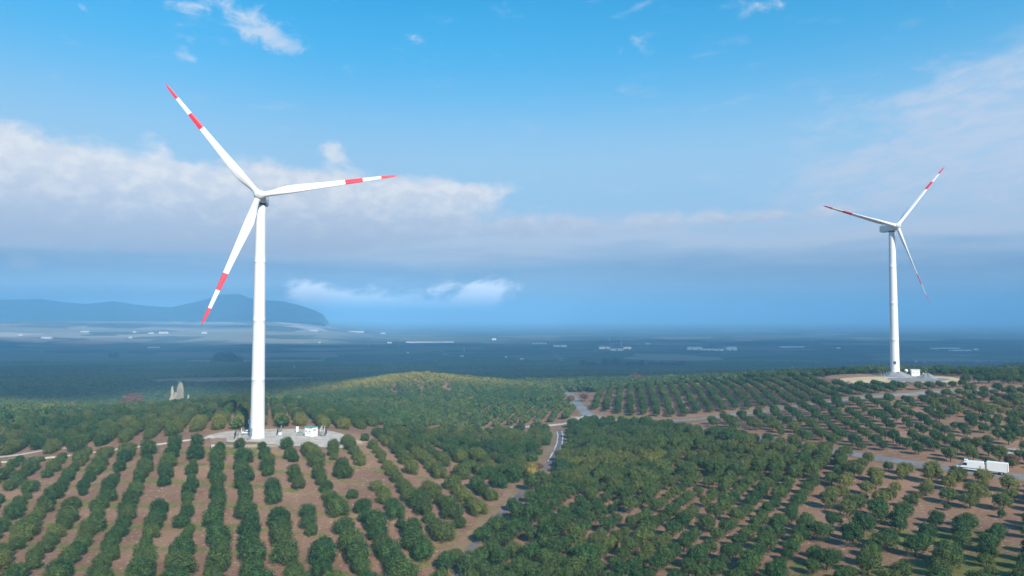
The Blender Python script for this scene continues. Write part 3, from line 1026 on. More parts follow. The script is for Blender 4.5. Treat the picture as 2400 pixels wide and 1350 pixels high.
def turbine(base, yaw, phase, Rb, pitch, label):
    root = empty('wind_turbine', base)
    tag(root, label, 'wind turbine', 'wind turbines standing over the olive groves')
    Hh = 80.0
    # tower
    n = 48
    prof_ = []
    for z, r in [(-1.0, 2.4), (0, 2.4), (0.18, 2.4)]:
        prof_.append((z, r))
    for z in np.linspace(0.2, 77.9, 24):
        prof_.append((z, 2.28 - 0.66 * z / 78 - 0.10 * (z / 78) ** 3))
    for zj in (19.5, 39.0, 58.5):
        r = 2.28 - 0.66 * zj / 78 - 0.10 * (zj / 78) ** 3
        prof_ += [(zj - 0.06, r), (zj - 0.04, r + 0.012), (zj + 0.04, r + 0.012), (zj + 0.06, r)]
    prof_.sort()
    v, f = [], []
    for z, r in prof_:
        for k in range(n):
            a = 2 * PI * k / n
            v.append((r * math.cos(a), r * math.sin(a), z))
    for i in range(len(prof_) - 1):
        for k in range(n):
            k2 = (k + 1) % n
            f.append((i * n + k, i * n + k2, (i + 1) * n + k2, (i + 1) * n + k))
    f.append(tuple((len(prof_) - 1) * n + k for k in range(n)))
    tw_ = link('tower', mesh_from('tower', v, f, [M['tower_paint']], smooth=True), root)
    if base[0] > 0:          # small dark painted marks low on the far tower, too small to read
        ca = math.atan2(-base[1], -base[0])
        for a_, z0, hh in ((-0.22, 7.2, 1.5), (-0.10, 7.0, 1.9), (0.06, 7.2, 1.2), (0.20, 7.1, 1.6)):
            r0 = 2.24
            q_ = MB().box((r0, 0, z0), (0.06, 0.26, hh)).box((r0, 0.18, z0 + hh * 0.2), (0.06, 0.3, 0.22)).build('marking', M['dark_metal'], tw_)
            q_.rotation_euler = (0, 0, ca + a_)
    MB().tube([(0, 0, -1), (0, 0, 0.35)], 3.1, 36).build('foundation', M['concrete'], root)
    # direction of the rotor axis and its frame
    ax = Vector((math.cos(yaw), math.sin(yaw), 0))
    rz = yaw + PI / 2          # local -y looks along the axis

    def W(p):                   # local (x right, y back, z up) to the root's frame
        x, y, z = p
        return (x * math.cos(rz) - y * math.sin(rz), x * math.sin(rz) + y * math.cos(rz), z)
    # door and stair on the side turned to the camera and the sun
    da = math.atan2(-base[1], -base[0]) - 0.95
    dm = MB()
    dd = MB()
    dm.box((2.28, 0, 2.6), (0.16, 1.0, 2.2))
    for s in range(5):
        dd.box((2.5 + 0.28 * (4 - s), 0, 0.28 + 0.28 * s), (0.3, 1.1, 0.06))
    for sy in (-0.55, 0.55):
        dd.tube([(2.2, sy, 1.5), (3.8, sy, 0.2)], 0.05, 6)
        dd.tube([(2.3, sy, 2.5), (3.8, sy, 1.2)], 0.03, 6)
        dd.tube([(3.8, sy, 0.1), (3.8, sy, 1.2)], 0.03, 6)
        dd.tube([(2.4, sy, 1.4), (2.4, sy, 2.5)], 0.03, 6)
    for m_, nm, mt in ((dm, 'door', M['grey_metal']), (dd, 'stair', M['grey_metal'])):
        o = m_.build(nm, mt, root)
        o.rotation_euler = (0, 0, da)
    # nacelle: rounded box, deeper behind the tower
    tilt = R(5)
    nv_, nf = [], []
    secs = [(-2.55, 1.15, 1.25, 0.1), (-2.2, 1.55, 1.62, 0.1), (-1.0, 1.75, 1.85, 0.1), (1.0, 1.85, 2.0, 0.15), (4.0, 1.85, 2.05, 0.2), (6.6, 1.78, 2.0, 0.22), (7.8, 1.6, 1.75, 0.25), (8.25, 1.15, 1.25, 0.28)]
    n2 = 28
    for y, hw, hh, zo in secs:
        for k in range(n2):
            a = 2 * PI * k / n2
            c, s = math.cos(a), math.sin(a)
            e = 0.42
            px_ = hw * math.copysign(abs(c) ** e, c)
            pz_ = hh * math.copysign(abs(s) ** e, s)
            nv_.append(W((px_, y, Hh + zo + pz_ - 0.15)))
    for i in range(len(secs) - 1):
        for k in range(n2):
            k2 = (k + 1) % n2
            nf.append((i * n2 + k, i * n2 + k2, (i + 1) * n2 + k2, (i + 1) * n2 + k))
    nf.append(tuple(range(n2))[::-1])
    nf.append(tuple((len(secs) - 1) * n2 + k for k in range(n2)))
    nac = link('nacelle', mesh_from('nacelle', nv_, nf, [M['white_paint']], smooth=True), root)
    md = nac.modifiers.new('edge', 'EDGE_SPLIT')
    md.split_angle = R(50)
    cb = MB()
    cb.box(W((0, 6.0, Hh + 2.15)), (1.9, 1.1, 0.35), rz=rz)
    cb.build('cooler', M['grey_metal'], nac)
    for sx in (-0.6, 0.6):
        an = MB()
        an.tube([W((sx, 7.2, Hh + 1.8)), W((sx, 7.2, Hh + 3.2))], 0.05, 6)
        an.box(W((sx, 7.2, Hh + 3.25)), (0.4, 0.12, 0.12), rz=rz)
        an.build('wind_gauge', M['dark_metal'], nac)
    MB().tube([W((0, 0, 77.6)), W((0, 0, 78.4))], 1.62, 32).build('yaw_ring', M['dark_metal'], root)
    # side vent panel
    for sx in (-1, 1):
        MB().box(W((sx * 1.86, 4.4, Hh + 0.3)), (0.06, 3.2, 0.7), rz=rz).build('vent', M['hub_paint'], nac)
    # hub and blades
    axd = Vector((math.cos(yaw) * math.cos(tilt), math.sin(yaw) * math.cos(tilt), math.sin(tilt)))
    side_ = axd.cross(Vector((0, 0, 1))).normalized()
    upv = side_.cross(axd)
    c0 = Vector((0, 0, Hh)) + axd * 4.2
    hv, hf = [], []
    hs = [(-1.7, 1.45), (-1.4, 1.62), (-0.6, 1.75), (0.3, 1.70), (1.0, 1.5), (1.5, 1.18), (1.85, 0.72), (2.0, 0.3)]
    for t_, r in hs:
        for k in range(32):
            a = 2 * PI * k / 32
            hv.append(c0 + axd * t_ + (side_ * math.cos(a) + upv * math.sin(a)) * r)
    for i in range(len(hs) - 1):
        for k in range(32):
            k2 = (k + 1) % 32
            hf.append((i * 32 + k, (i + 1) * 32 + k, (i + 1) * 32 + k2, i * 32 + k2))
    hf.append(tuple(range(32)))
    hf.append(tuple((len(hs) - 1) * 32 + k for k in reversed(range(32))))
    hub = link('hub', mesh_from('hub', hv, hf, [M['hub_paint']], smooth=True), root)
    hc = MB()
    for k in range(3):
        a = phase + k * 2 * PI / 3
        d_ = side_ * math.cos(a) + upv * math.sin(a)
        hc.tube([c0 + d_ * 1.2, c0 + d_ * 1.95], 1.06, 24)
    hc.build('blade_collar', M['white_paint'], hub)
    hr = MB()
    hr.tube([c0 + axd * 1.92, c0 + axd * 2.06], 0.55, 20)
    hr.build('hatch', M['grey_metal'], hub)
    bm_ = blade_mesh(Rb, pitch)
    from mathutils import Matrix
    for k in range(3):
        a = phase + k * 2 * PI / 3
        d_ = (side_ * math.cos(a) + upv * math.sin(a))
        d_ = (d_ * math.cos(R(2)) + axd * math.sin(R(2))).normalized()
        tan = d_.cross(axd).normalized()      # leading edge direction
        b = link('blade', bm_, root)
        nrm = d_.cross(tan)
        # the mesh has x = chord, y = across, z = span; trailing edge at -x
        m4 = Matrix((tan, nrm, d_)).transposed().to_4x4()
        m4.translation = c0
        b.matrix_local = m4
    return root


turbine(T1, R(-77.8), R(50.17), 45.8, 3, 'large near white turbine with red banded blades, standing on the pale gravel pad')
turbine(T2, R(-81.0), R(12.3), 45.0, 60, 'smaller distant white turbine seen obliquely, standing on the sandy pad at right')

# ---------------------------------------------------------------- olive trees


def lump_sphere(c, r, seed, n=2):
    """small low-poly lumpy ball as the dense inside of a crown (ico base)"""
    t_ = (1 + 5 ** 0.5) / 2
    v = [(-1, t_, 0), (1, t_, 0), (-1, -t_, 0), (1, -t_, 0), (0, -1, t_), (0, 1, t_), (0, -1, -t_), (0, 1, -t_), (t_, 0, -1), (t_, 0, 1), (-t_, 0, -1), (-t_, 0, 1)]
    v = [np.array(q) / np.linalg.norm(q) for q in v]
    f = [(0, 11, 5), (0, 5, 1), (0, 1, 7), (0, 7, 10), (0, 10, 11), (1, 5, 9), (5, 11, 4), (11, 10, 2), (10, 7, 6), (7, 1, 8), (3, 9, 4), (3, 4, 2), (3, 2, 6), (3, 6, 8), (3, 8, 9), (4, 9, 5), (2, 4, 11), (6, 2, 10), (8, 6, 7), (9, 8, 1)]
    for _ in range(n - 1):
        mid, nf = {}, []

        def mp(a, b):
            k = (min(a, b), max(a, b))
            if k not in mid:
                q = v[a] + v[b]
                v.append(q / np.linalg.norm(q))
                mid[k] = len(v) - 1
            return mid[k]
        for a, b, c_ in f:
            x, y, z = mp(a, b), mp(b, c_), mp(c_, a)
            nf += [(a, x, z), (b, y, x), (c_, z, y), (x, y, z)]
        f = nf
    rs = np.random.default_rng(seed)
    v = [np.array(c) + q * np.array(r) * (0.8 + 0.4 * rs.random()) for q in v]
    return v, f


def crown_mesh(seed, wid, h0, h1, nleaf, leaf, lobes=15, droop=0.0, name='crown', mat=None, core=0.5):
    """leaf-sized faces packed on lobes through the crown's volume"""
    rs = np.random.default_rng(seed)
    cz_ = (h0 + h1) / 2
    hz = (h1 - h0) / 2
    V, Fq = [], []
    Ft = []
    # lobes spread over the upper shell of an uneven ellipsoid
    LB = []
    for i in range(lobes):
        u = (i + 0.5) / lobes
        ph = i * 2.39996 + rs.normal() * 0.35
        cosz = 1 - 1.75 * u
        sinz = math.sqrt(max(0, 1 - cosz * cosz))
        k = 0.54 + 0.28 * rs.random()
        c = np.array([math.cos(ph) * sinz * wid / 2 * k, math.sin(ph) * sinz * wid / 2 * k, cz_ + cosz * hz * k])
        LB.append((c, wid * (0.19 + 0.10 * rs.random())))
    for c, r in LB:
        v, f = lump_sphere(c, np.array([r, r, r * 0.9]) * core * 1.25, int(rs.integers(1e6)), 1)
        b = len(V)
        V += v
        Ft += [tuple(b + i for i in q) for q in f]
    v, f = lump_sphere((0, 0, cz_), np.array([wid * 0.30, wid * 0.30, hz * 0.66]), seed + 5, 2)
    b = len(V)
    V += v
    Ft += [tuple(b + i for i in q) for q in f]
    V = [np.asarray(q) for q in V]
    nt = len(V)
    per = nleaf // lobes
    cen, nor = [], []
    for c, r in LB:
        d_ = rs.normal(size=(per, 3))
        d_ /= np.linalg.norm(d_, axis=1)[:, None]
        out = c - np.array([0, 0, cz_])
        out = out / (np.linalg.norm(out) + 1e-6)
        d_ = d_ + out * 0.55 + np.array([0, 0, 0.15])
        d_ /= np.linalg.norm(d_, axis=1)[:, None]
        rr = r * (0.72 + 0.62 * rs.random(per))
        q = c + d_ * rr[:, None]
        q[:, 2] -= droop * rs.random(per) * (1 - d_[:, 2]) * 0.4
        q[:, 2] = np.maximum(q[:, 2], h0 * 0.55 + 0.15 * rs.random(per))
        cen.append(q)
        nor.append(d_)
    cen, nor = np.concatenate(cen), np.concatenate(nor)
    m = len(cen)
    nn = nor + rs.normal(size=(m, 3)) * 0.55
    nn /= np.linalg.norm(nn, axis=1)[:, None]
    t1 = np.cross(nn, rs.normal(size=(m, 3)))
    t1 /= np.linalg.norm(t1, axis=1)[:, None]
    t2 = np.cross(nn, t1)
    L = leaf * (0.7 + 0.7 * rs.random(m))[:, None]
    W_ = L * 0.42
    quad = np.stack([cen - t1 * L, cen - t2 * W_ + t1 * L * 0.1, cen + t1 * L, cen + t2 * W_], 1).reshape(-1, 3)
    Vall = np.concatenate([np.array(V), quad])
    Fl = Ft + [(nt + 4 * i, nt + 4 * i + 1, nt + 4 * i + 2, nt + 4 * i + 3) for i in range(m)]
    return Vall, Fl


def trunk_mesh(seed, h0, top, wid, r=0.2):
    rs = np.random.default_rng(seed)
    mb = MB()
    lean = rs.normal(size=2) * 0.12
    fork = np.array([lean[0], lean[1], h0 * 0.75])
    mb.tube([(0, 0, -0.5), (lean[0] * 0.2, lean[1] * 0.2, h0 * 0.3), tuple(fork)], [r * 1.45, r, r * 0.9], 7)
    n = 3 + int(rs.integers(2))
    a0_ = rs.random() * 6
    for k in range(n):
        a = a0_ + k * 2 * PI / n + rs.normal() * 0.25
        o = np.array([math.cos(a), math.sin(a), 0])
        p1 = fork + o * wid * 0.12 + np.array([0, 0, (top - h0) * 0.25 + 0.15])
        p2 = fork + o * wid * 0.25 + np.array([0, 0, (top - h0) * 0.62])
        mb.tube([tuple(fork - np.array([0, 0, 0.05])), tuple(p1), tuple(p2)], [r * 0.7, r * 0.45, r * 0.18], 5)
    return mb


# kinds: 0-4 bushy crowns nearly down to the ground, 5-9 crowns on a clear trunk
PROTO = []
for k in range(10):
    rs = np.random.default_rng(100 + k)
    if k < 5:
        w_, h0, h1 = 4.3 + rs.normal() * 0.25, 0.25, 3.7 + rs.normal() * 0.25
        args = dict(nleaf=3400, leaf=0.165, lobes=20, droop=0.5)
    else:
        w_, h0, h1 = 3.8 + rs.normal() * 0.3, 1.55, 4.1 + rs.normal() * 0.25
        args = dict(nleaf=2600, leaf=0.175, lobes=14, droop=0.7)
    cv, cf = crown_mesh(50 + k, w_, h0, h1, **args)
    cme = mesh_from('crown', cv, cf, [M['olive_leaf']])
    tb = trunk_mesh(70 + k, max(h0, 0.8), h1, w_, 0.17 if k < 5 else 0.16)
    tme = mesh_from('trunk', tb.v, tb.f, [M['olive_bark']], smooth=True)
    PROTO.append((cme, tme, cv, cf, tb.v, tb.f, w_, h1))
LOWP = []
for k in range(5):
    cv, cf = crown_mesh(250 + k, 4.4, 0.3, 3.7, nleaf=260, leaf=0.42, lobes=9, core=0.8)
    tb = trunk_mesh(270 + k, 0.9, 3.6, 4.2, 0.18)
    LOWP.append((cv, cf, tb.v, tb.f))


def in_poly(px, py, poly):
    poly = np.array(poly, float)
    inside = np.zeros(len(px), bool)
    n = len(poly)
    for i in range(n):
        x0, y0 = poly[i]
        x1, y1 = poly[(i + 1) % n]
        if y0 == y1:
            continue
        c = ((y0 > py) != (y1 > py)) & (px < (x1 - x0) * (py - y0) / (y1 - y0) + x0)
        inside ^= c
    return inside


def world_poly(pts, near=90):
    return [tuple(ground_at(a, b, near=n_)[:2]) for a, b, n_ in [(p + (near,))[:3] for p in pts]]


def orchard(poly, az_deg, row, step, jit, name):
    """grid rows running along az (degrees right of straight ahead) inside a ground polygon"""
    P_ = np.array(poly)
    a = R(az_deg)
    e1_ = np.array([math.sin(a), math.cos(a)])
    e2_ = np.array([math.cos(a), -math.sin(a)])
    u, v = P_ @ e1_, P_ @ e2_
    U = np.arange(math.floor(u.min() / step) - 1, math.ceil(u.max() / step) + 2)
    Vv = np.arange(math.floor(v.min() / row) - 1, math.ceil(v.max() / row) + 2)
    Ug, Vg = np.meshgrid(U, Vv, indexing='ij')
    off = rng.random(len(Vv)) * step * 0.5
    x = (Ug * step + off[None, :]) * e1_[0] + (Vg * row) * e2_[0] + rng.normal(size=Ug.shape) * jit
    y = (Ug * step + off[None, :]) * e1_[1] + (Vg * row) * e2_[1] + rng.normal(size=Ug.shape) * jit
    k = in_poly(x.ravel(), y.ravel(), poly)
    return x.ravel()[k], y.ravel()[k], Vg.ravel()[k].astype(int), Ug.ravel()[k].astype(int)


TX, TY, TR, TU, TO, TS, TK, TT = [], [], [], [], [], [], [], []


def add_orchard(oid, poly, az_deg, row, step, jit, scale, svar, kinds, tint, drop=0.03, thin=None):
    x, y, r_, u_ = orchard(poly, az_deg, row, step, jit, '')
    keep = rng.random(len(x)) > drop
    if thin is not None:
        keep &= rng.random(len(x)) > thin(x, y)
    for line, dist in ((DIRT, 2.2 if oid == 6 else 4.9), (ROAD_C, 5.2), (ROAD_T2, 5.6), (ROAD_V, 4.6), (CANAL_L, 1.9), (ROAD_L, 2.8), (TRACK_M, 3.6)):
        keep &= line_dist(line, x, y) > dist
    if oid == 7:
        vp = proj(np.stack([x, y, height(x, y) + 3.0], 1))
        keep &= ~((np.abs(vp[:, 0] - 2305) < 68) & (y > 150) & (vp[:, 1] < 1099))
    keep &= ~((np.hypot((x + 78) / 27, (y - 238) / 17.5) < 1) | (np.hypot((x - 203) / 39, (y - 366) / 33) < 1))
    x, y, r_, u_ = x[keep], y[keep], r_[keep], u_[keep]
    scale_ = scale * (1 + (0.34 * sstep(y, 165, 200) + 0.28 * (1 - sstep(x, 5, 26)) * (y < 165) if oid == 6 else 0.16 * sstep(x, -40, -10) + 0.16 * (1 - sstep(y, 150, 175)) * sstep(x, -90, -60) if oid == 0 else 0))
    s = np.clip(scale_ * (1 + rng.normal(size=len(x)) * svar), 0.35 * scale, 1.5 * scale)
    TX.append(x), TY.append(y), TR.append(r_), TU.append(u_), TO.append(np.full(len(x), oid)), TS.append(s)
    TK.append(rng.integers(kinds[0], kinds[1], len(x)))
    t_ = tint(x, y) + rng.normal(size=len(x)) * 0.07
    TT.append(np.clip(t_, 0, 1))


def tint_n(lo, hi, s=30, seed=3):
    return lambda x, y: lo + (hi - lo) * sstep(vnoise(x, y, s, seed) * 0.65 + vnoise(x, y, s / 4, seed + 1) * 0.35, 0.35, 0.7)


def spot(px, py, sx, sy, near=90):
    q_ = ground_at(px, py, near=near)
    return lambda x, y: np.exp(-((x - q_[0]) / sx) ** 2 - ((y - q_[1]) / sy) ** 2)


# left orchard in front of the big turbine (0)
polyA = world_poly([(-350, 1105), (0, 1085), (300, 1052), (480, 1034), (600, 1046), (760, 1052), (850, 1032), (900, 1012), (1040, 1012), (1240, 1004), (1290, 1012), (1283, 1060), (1240, 1112), (1185, 1165), (1125, 1215), (1060, 1270), (1000, 1350)]) + [(-14, 92), (-150, 92), (-300, 150)]
A_edge = spot(850, 1140, 22, 26)
A_right = spot(1130, 1090, 28, 45)
def thinA(x, y):
    return 0.30 * A_edge(x, y) + 0.04


add_orchard(0, polyA, -22.5, 6.4, 5.4, 0.4, 0.70, 0.20, (0, 5), tint_n(0.03, 0.26, 26, 3), 0.02, thinA)
# extra bushes that close the canopy beside the dirt track
xs, ys, rs_, us_ = orchard(world_poly([(900, 1020), (1250, 1012), (1262, 1060), (1215, 1110), (1150, 1150), (1000, 1120)]), -22.5, 6.9, 5.3, 0.5, '')
# rows behind the pad (1)
polyB = world_poly([(-300, 1092), (0, 1074), (200, 1055), (480, 1013), (560, 1002), (700, 1000), (800, 1008), (880, 1004)]) + [tuple(ground_at(a, b, near=n_)[:2]) for a, b, n_ in [(870, 975, 250), (760, 958, 250), (700, 948, 280), (600, 944, 280), (480, 946, 280), (330, 966, 280), (200, 978, 260), (0, 1004, 250), (-300, 1015, 250)]]
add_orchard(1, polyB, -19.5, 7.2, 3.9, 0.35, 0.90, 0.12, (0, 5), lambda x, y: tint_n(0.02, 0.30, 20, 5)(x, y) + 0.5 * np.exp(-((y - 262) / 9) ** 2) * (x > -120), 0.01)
# slope and round hill in the middle distance (2)
polyH = [tuple(ground_at(a, b, near=n_)[:2]) for a, b, n_ in [(870, 1000, 260), (1040, 1004, 260), (1290, 994, 260), (1345, 978, 280), (1362, 962, 300), (1340, 938, 320), (1312, 918, 340)]] + [(36, 640), (-40, 745), (-150, 760), (-190, 600), (-175, 480), (-128, 400), (-92, 350)]
ybelt = spot(980, 884, 80, 60, near=300)
add_orchard(2, polyH, 12, 6.6, 5.8, 0.35, 0.78, 0.12, (10, 15), lambda x, y: np.clip(tint_n(0.0, 0.16, 40, 7)(x, y) + 1.0 * np.exp(-((y - 590 - 0.12 * x) / 45) ** 2) * np.exp(-((x + 95) / 95) ** 2), 0, 1), 0.02,  # yellow added to the crest trees paints the sun on them
            lambda x, y: 0.35 * np.exp(-((x + 60) / 35) ** 2 - ((y - 520) / 35) ** 2))
# field with straight rows between the two roads (3)
polyC = [tuple(ground_at(a, b, near=n_)[:2]) for a, b, n_ in [(1392, 968, 270), (1560, 982, 270), (1740, 964, 270), (1900, 944, 260), (2010, 929, 260), (2150, 919, 260), (2250, 911, 260), (2270, 903, 280), (2150, 912, 280), (2000, 906, 300), (1960, 893, 300), (1800, 893, 330), (1600, 903, 330), (1400, 916, 330), (1385, 935, 330)]]
add_orchard(3, polyC, 9.5, 5.9, 4.9, 0.2, 0.70, 0.10, (5, 10), tint_n(0.03, 0.26, 30, 9), 0.01)
# field between the roads at right (4)
polyE = world_poly([(1650, 994), (1700, 984), (1850, 962), (2000, 938), (2150, 932), (2300, 920), (2430, 914), (2650, 908), (2650, 1132), (2400, 1108), (2250, 1092), (2100, 1068), (1960, 1048), (1880, 1036), (1700, 1010)], 150)
add_orchard(4, polyE, 12, 6.4, 6.3, 0.45, 0.68, 0.17, (5, 10), lambda x, y: tint_n(0.0, 0.2, 30, 11)(x, y) + 0.35 * spot(2330, 965, 22, 26)(x, y), 0.05, lambda x, y: 0.35 * spot(2330, 1035, 18, 14)(x, y))
# ground behind and right of the far turbine (5)
polyK = [tuple(ground_at(a, b, near=n_)[:2]) for a, b, n_ in [(2250, 902, 290), (2430, 900, 290), (2650, 898, 290)]] + [(400, 500), (330, 520), (250, 470), (150, 470), (150, 405), (180, 402), (240, 402), (262, 372)]
add_orchard(5, polyK, 12, 6.3, 5.6, 0.6, 0.86, 0.15, (5, 10), tint_n(0.0, 0.2, 30, 12), 0.08, lambda x, y: 0.75 * np.exp(-((x - 275) / 28) ** 2 - ((y - 368) / 22) ** 2))
# big orchard right of the dirt track: tighter part (6) and wider part (7)
polyD = world_poly([(1330, 1000), (1388, 984), (1500, 996), (1600, 1003), (1660, 1018), (1800, 1034), (1900, 1052), (1990, 1068)]) + world_poly([(1990, 1100), (1950, 1150), (1900, 1220), (1930, 1350)]) + [(54, 92), (0, 92), (-12, 112)] + world_poly([(1030, 1345), (1092, 1285), (1148, 1235), (1200, 1190), (1290, 1120), (1330, 1060), (1336, 1030)])
def thinD(x, y):
    return 0.06 * sstep(vnoise(x, y, 22, 31), 0.5, 0.75) + 0.05 * spot(1480, 1230, 14, 12)(x, y)


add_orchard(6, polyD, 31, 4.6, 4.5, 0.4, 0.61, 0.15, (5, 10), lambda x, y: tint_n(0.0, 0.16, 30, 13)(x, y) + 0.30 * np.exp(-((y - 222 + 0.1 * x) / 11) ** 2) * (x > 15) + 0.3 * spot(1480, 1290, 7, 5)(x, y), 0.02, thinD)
polyF = world_poly([(1990, 1078), (2100, 1096), (2220, 1112), (2320, 1128), (2450, 1145), (2650, 1170)]) + [(150, 92), (54, 92)] + world_poly([(1930, 1350), (1900, 1220), (1950, 1150), (1990, 1100)])
def thinF(x, y):
    return 0.30 * spot(2180, 1255, 12, 5)(x, y) + 0.25 * spot(2330, 1235, 12, 8)(x, y) + 0.02


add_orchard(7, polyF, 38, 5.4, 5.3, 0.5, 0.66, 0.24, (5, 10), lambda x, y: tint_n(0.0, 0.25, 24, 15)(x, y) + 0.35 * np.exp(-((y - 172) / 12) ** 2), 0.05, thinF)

# the wide belt of orchards beyond the plateau (20+): cells with their own row direction
bx, by, bt = [], [], []
g_ = np.arange(-1500, 1500, 6.2)
h_ = np.arange(255, 2050, 6.2)
XX, YYg = np.meshgrid(g_, h_)
XX, YYg = XX.ravel(), YYg.ravel()
wx = XX + (vnoise(XX, YYg, 90, 21) - 0.5) * 16
wy = YYg + (vnoise(XX, YYg, 90, 22) - 0.5) * 16
cell = vnoise(np.floor((wx + (vnoise(wx, wy, 300, 41) - .5) * 160) / 170), np.floor((wy + (vnoise(wx, wy, 300, 42) - .5) * 160) / 210), 1, 23)
wx = wx + rng.normal(size=len(wx)) * 0.9
wy = wy + rng.normal(size=len(wx)) * 0.9
s_ = wx / wy
keep = (np.abs(s_) < 0.80) & (rng.random(len(wx)) > 0.03 + 0.75 * (cell > 0.93) + 0.55 * sstep(wy, 1400, 2050))
# not on the plateau orchards built above
for pl_ in (polyA, polyB, polyH, polyC, polyK, polyE):
    keep &= ~in_poly(wx, wy, pl_)
keep &= ~((wx > -60) & (wx < 420) & (wy < 440) & ~((wx > 150) & (wy > 405)))
keep &= ~((wx > -6) & (wx < 60) & (wy < 520) & (wy > 330) & (line_dist(ROAD_C, wx, wy) < 12))
keep &= np.hypot((wx + 78) / 30, (wy - 238) / 21) > 1
keep &= line_dist(CANAL_L, wx, wy) > 3
keep &= line_dist(ROAD_L, wx, wy) > 4
# bare field
qb = ground_at(560, 890, near=500)
keep &= np.hypot((wx - qb[0]) / 130, (wy - qb[1]) / 115) > 1
keep &= ~((np.abs(wx) < 150) & (wy < 560) & (wx > -50) & (wy < 470))
wx, wy, cell = wx[keep], wy[keep], cell[keep]
cell2 = cell
TX.append(wx), TY.append(wy), TR.append(np.zeros(len(wx), int)), TU.append(np.zeros(len(wx), int)), TO.append(np.full(len(wx), 20))
TS.append(1.0 + rng.normal(size=len(wx)) * 0.16 - 0.02)
TK.append(rng.integers(10, 15, len(wx)))
TT.append(np.clip(0.08 + 0.35 * (cell2 - 0.3) * (cell2 > 0.55) + rng.normal(size=len(wx)) * 0.06, 0, 1))

TX, TY, TR, TU, TO, TS, TK, TT = [np.concatenate(q) for q in (TX, TY, TR, TU, TO, TS, TK, TT)]
TZ = height(TX, TY)
TROT = rng.random(len(TX)) * 2 * PI
TP = proj(np.stack([TX, TY, TZ], 1))
TPt = proj(np.stack([TX, TY, TZ + 3.5 * TS], 1))
inframe = (TP[:, 0] > -10) & (TP[:, 0] < 2410) & (TPt[:, 1] < 1348) & (TO < 20)
dist = np.sqrt(TX ** 2 + TY ** 2 + TZ ** 2)
size = np.where(inframe, TS / dist, 0)
order = np.argsort(-size)[:300]
sel = np.zeros(len(TX), bool)
sel[order] = True

ORD = ['first', 'second', 'third', 'fourth', 'fifth', 'sixth', 'seventh', 'eighth', 'ninth', 'tenth', 'eleventh', 'twelfth', 'thirteenth', 'fourteenth', 'fifteenth', 'sixteenth', 'seventeenth', 'eighteenth', 'nineteenth', 'twentieth']
for k in range(21, 60):
    ORD.append('%d%s' % (k, {1: 'st', 2: 'nd', 3: 'rd'}.get(k % 10, 'th')))
rows = {}
for i in order:
    rows.setdefault((TO[i], TR[i]), []).append(i)
for oid, area, grp in ((0, 'left of the dirt track', 'olive trees of the left orchard'), (6, 'right of the dirt track', 'olive trees right of the dirt track'), (7, 'of the right corner orchard', 'olive trees of the right corner orchard')):
    keys = [k for k in rows if k[0] == oid]
    if not keys:
        continue
    # rows are counted outwards from the track by where they start at the near edge
    keys.sort(key=lambda k: k[1], reverse=(oid == 0))
    for rn, k in enumerate(keys):
        idx = sorted(rows[k], key=lambda i: TU[i])
        for tn, i in enumerate(idx):
            s = TS[i]
            look = 'small' if s < 0.82 else 'broad' if s > 1.15 else 'rounded'
            hue = 'yellowish' if TT[i] > 0.33 else 'dark green' if TT[i] < 0.10 else 'green'
            lab = '%s %s olive tree, %s along the %s row %s' % (look, hue, ORD[tn], ORD[rn], area)
            cme, tme = PROTO[TK[i]][0], PROTO[TK[i]][1]
            rt = empty('olive_tree', (TX[i], TY[i], TZ[i]), TROT[i])
            rt.scale = (s * (1 + 0.06 * math.sin(i)), s, s * (1 + 0.08 * math.cos(i * 1.7)))
            tag(rt, lab, 'olive tree', grp)
            link('trunk', tme, rt)
            c = link('crown', cme, rt)
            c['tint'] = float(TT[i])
for oid in (1, 2, 3, 4, 5):     # (none of these reach the nearest 300, kept in the mass below)
    for k in [k for k in rows if k[0] == oid]:
        for i in rows[k]:
            sel[i] = False

rest = ~sel
# one object: prototypes and one point per tree in a single mesh, instanced by its own node tree
V_, F_, MI_, PR_ = [], [], [], []
off_ = 0
protos = [(p[2], p[3], p[4], p[5]) for p in PROTO] + LOWP
for k, (cv, cf, tv, tf) in enumerate(protos):
    V_.append(np.asarray(cv, float))
    F_ += [tuple(off_ + i for i in q) for q in cf]
    MI_ += [0] * len(cf)
    off_ += len(cv)
    V_.append(np.asarray(tv, float))
    F_ += [tuple(off_ + i for i in q) for q in tf]
    MI_ += [1] * len(tf)
    off_ += len(tv)
    PR_ += [k] * (len(cv) + len(tv))
npr = off_
V_.append(np.stack([TX[rest], TY[rest], TZ[rest]], 1))
PR_ += [-1] * int(rest.sum())
V_ = np.concatenate(V_)
me = bpy.data.meshes.new('olive_groves')
me.vertices.add(len(V_))
me.vertices.foreach_set('co', V_.astype(np.float32).ravel())
lens = np.array([len(q) for q in F_], dtype=np.int32)
me.loops.add(int(lens.sum()))
me.loops.foreach_set('vertex_index', np.concatenate([np.array(q, dtype=np.int32) for q in F_]))
me.polygons.add(len(F_))
me.polygons.foreach_set('loop_start', np.concatenate([[0], np.cumsum(lens)[:-1]]).astype(np.int32))
me.materials.append(M['olive_leaf'])
me.materials.append(M['olive_bark'])
me.polygons.foreach_set('material_index', np.array(MI_, dtype=np.int32))
me.update(calc_edges=True)


def vattr(nm, typ, arr):
    at_ = me.attributes.new(nm, typ, 'POINT')
    at_.data.foreach_set('value', arr)


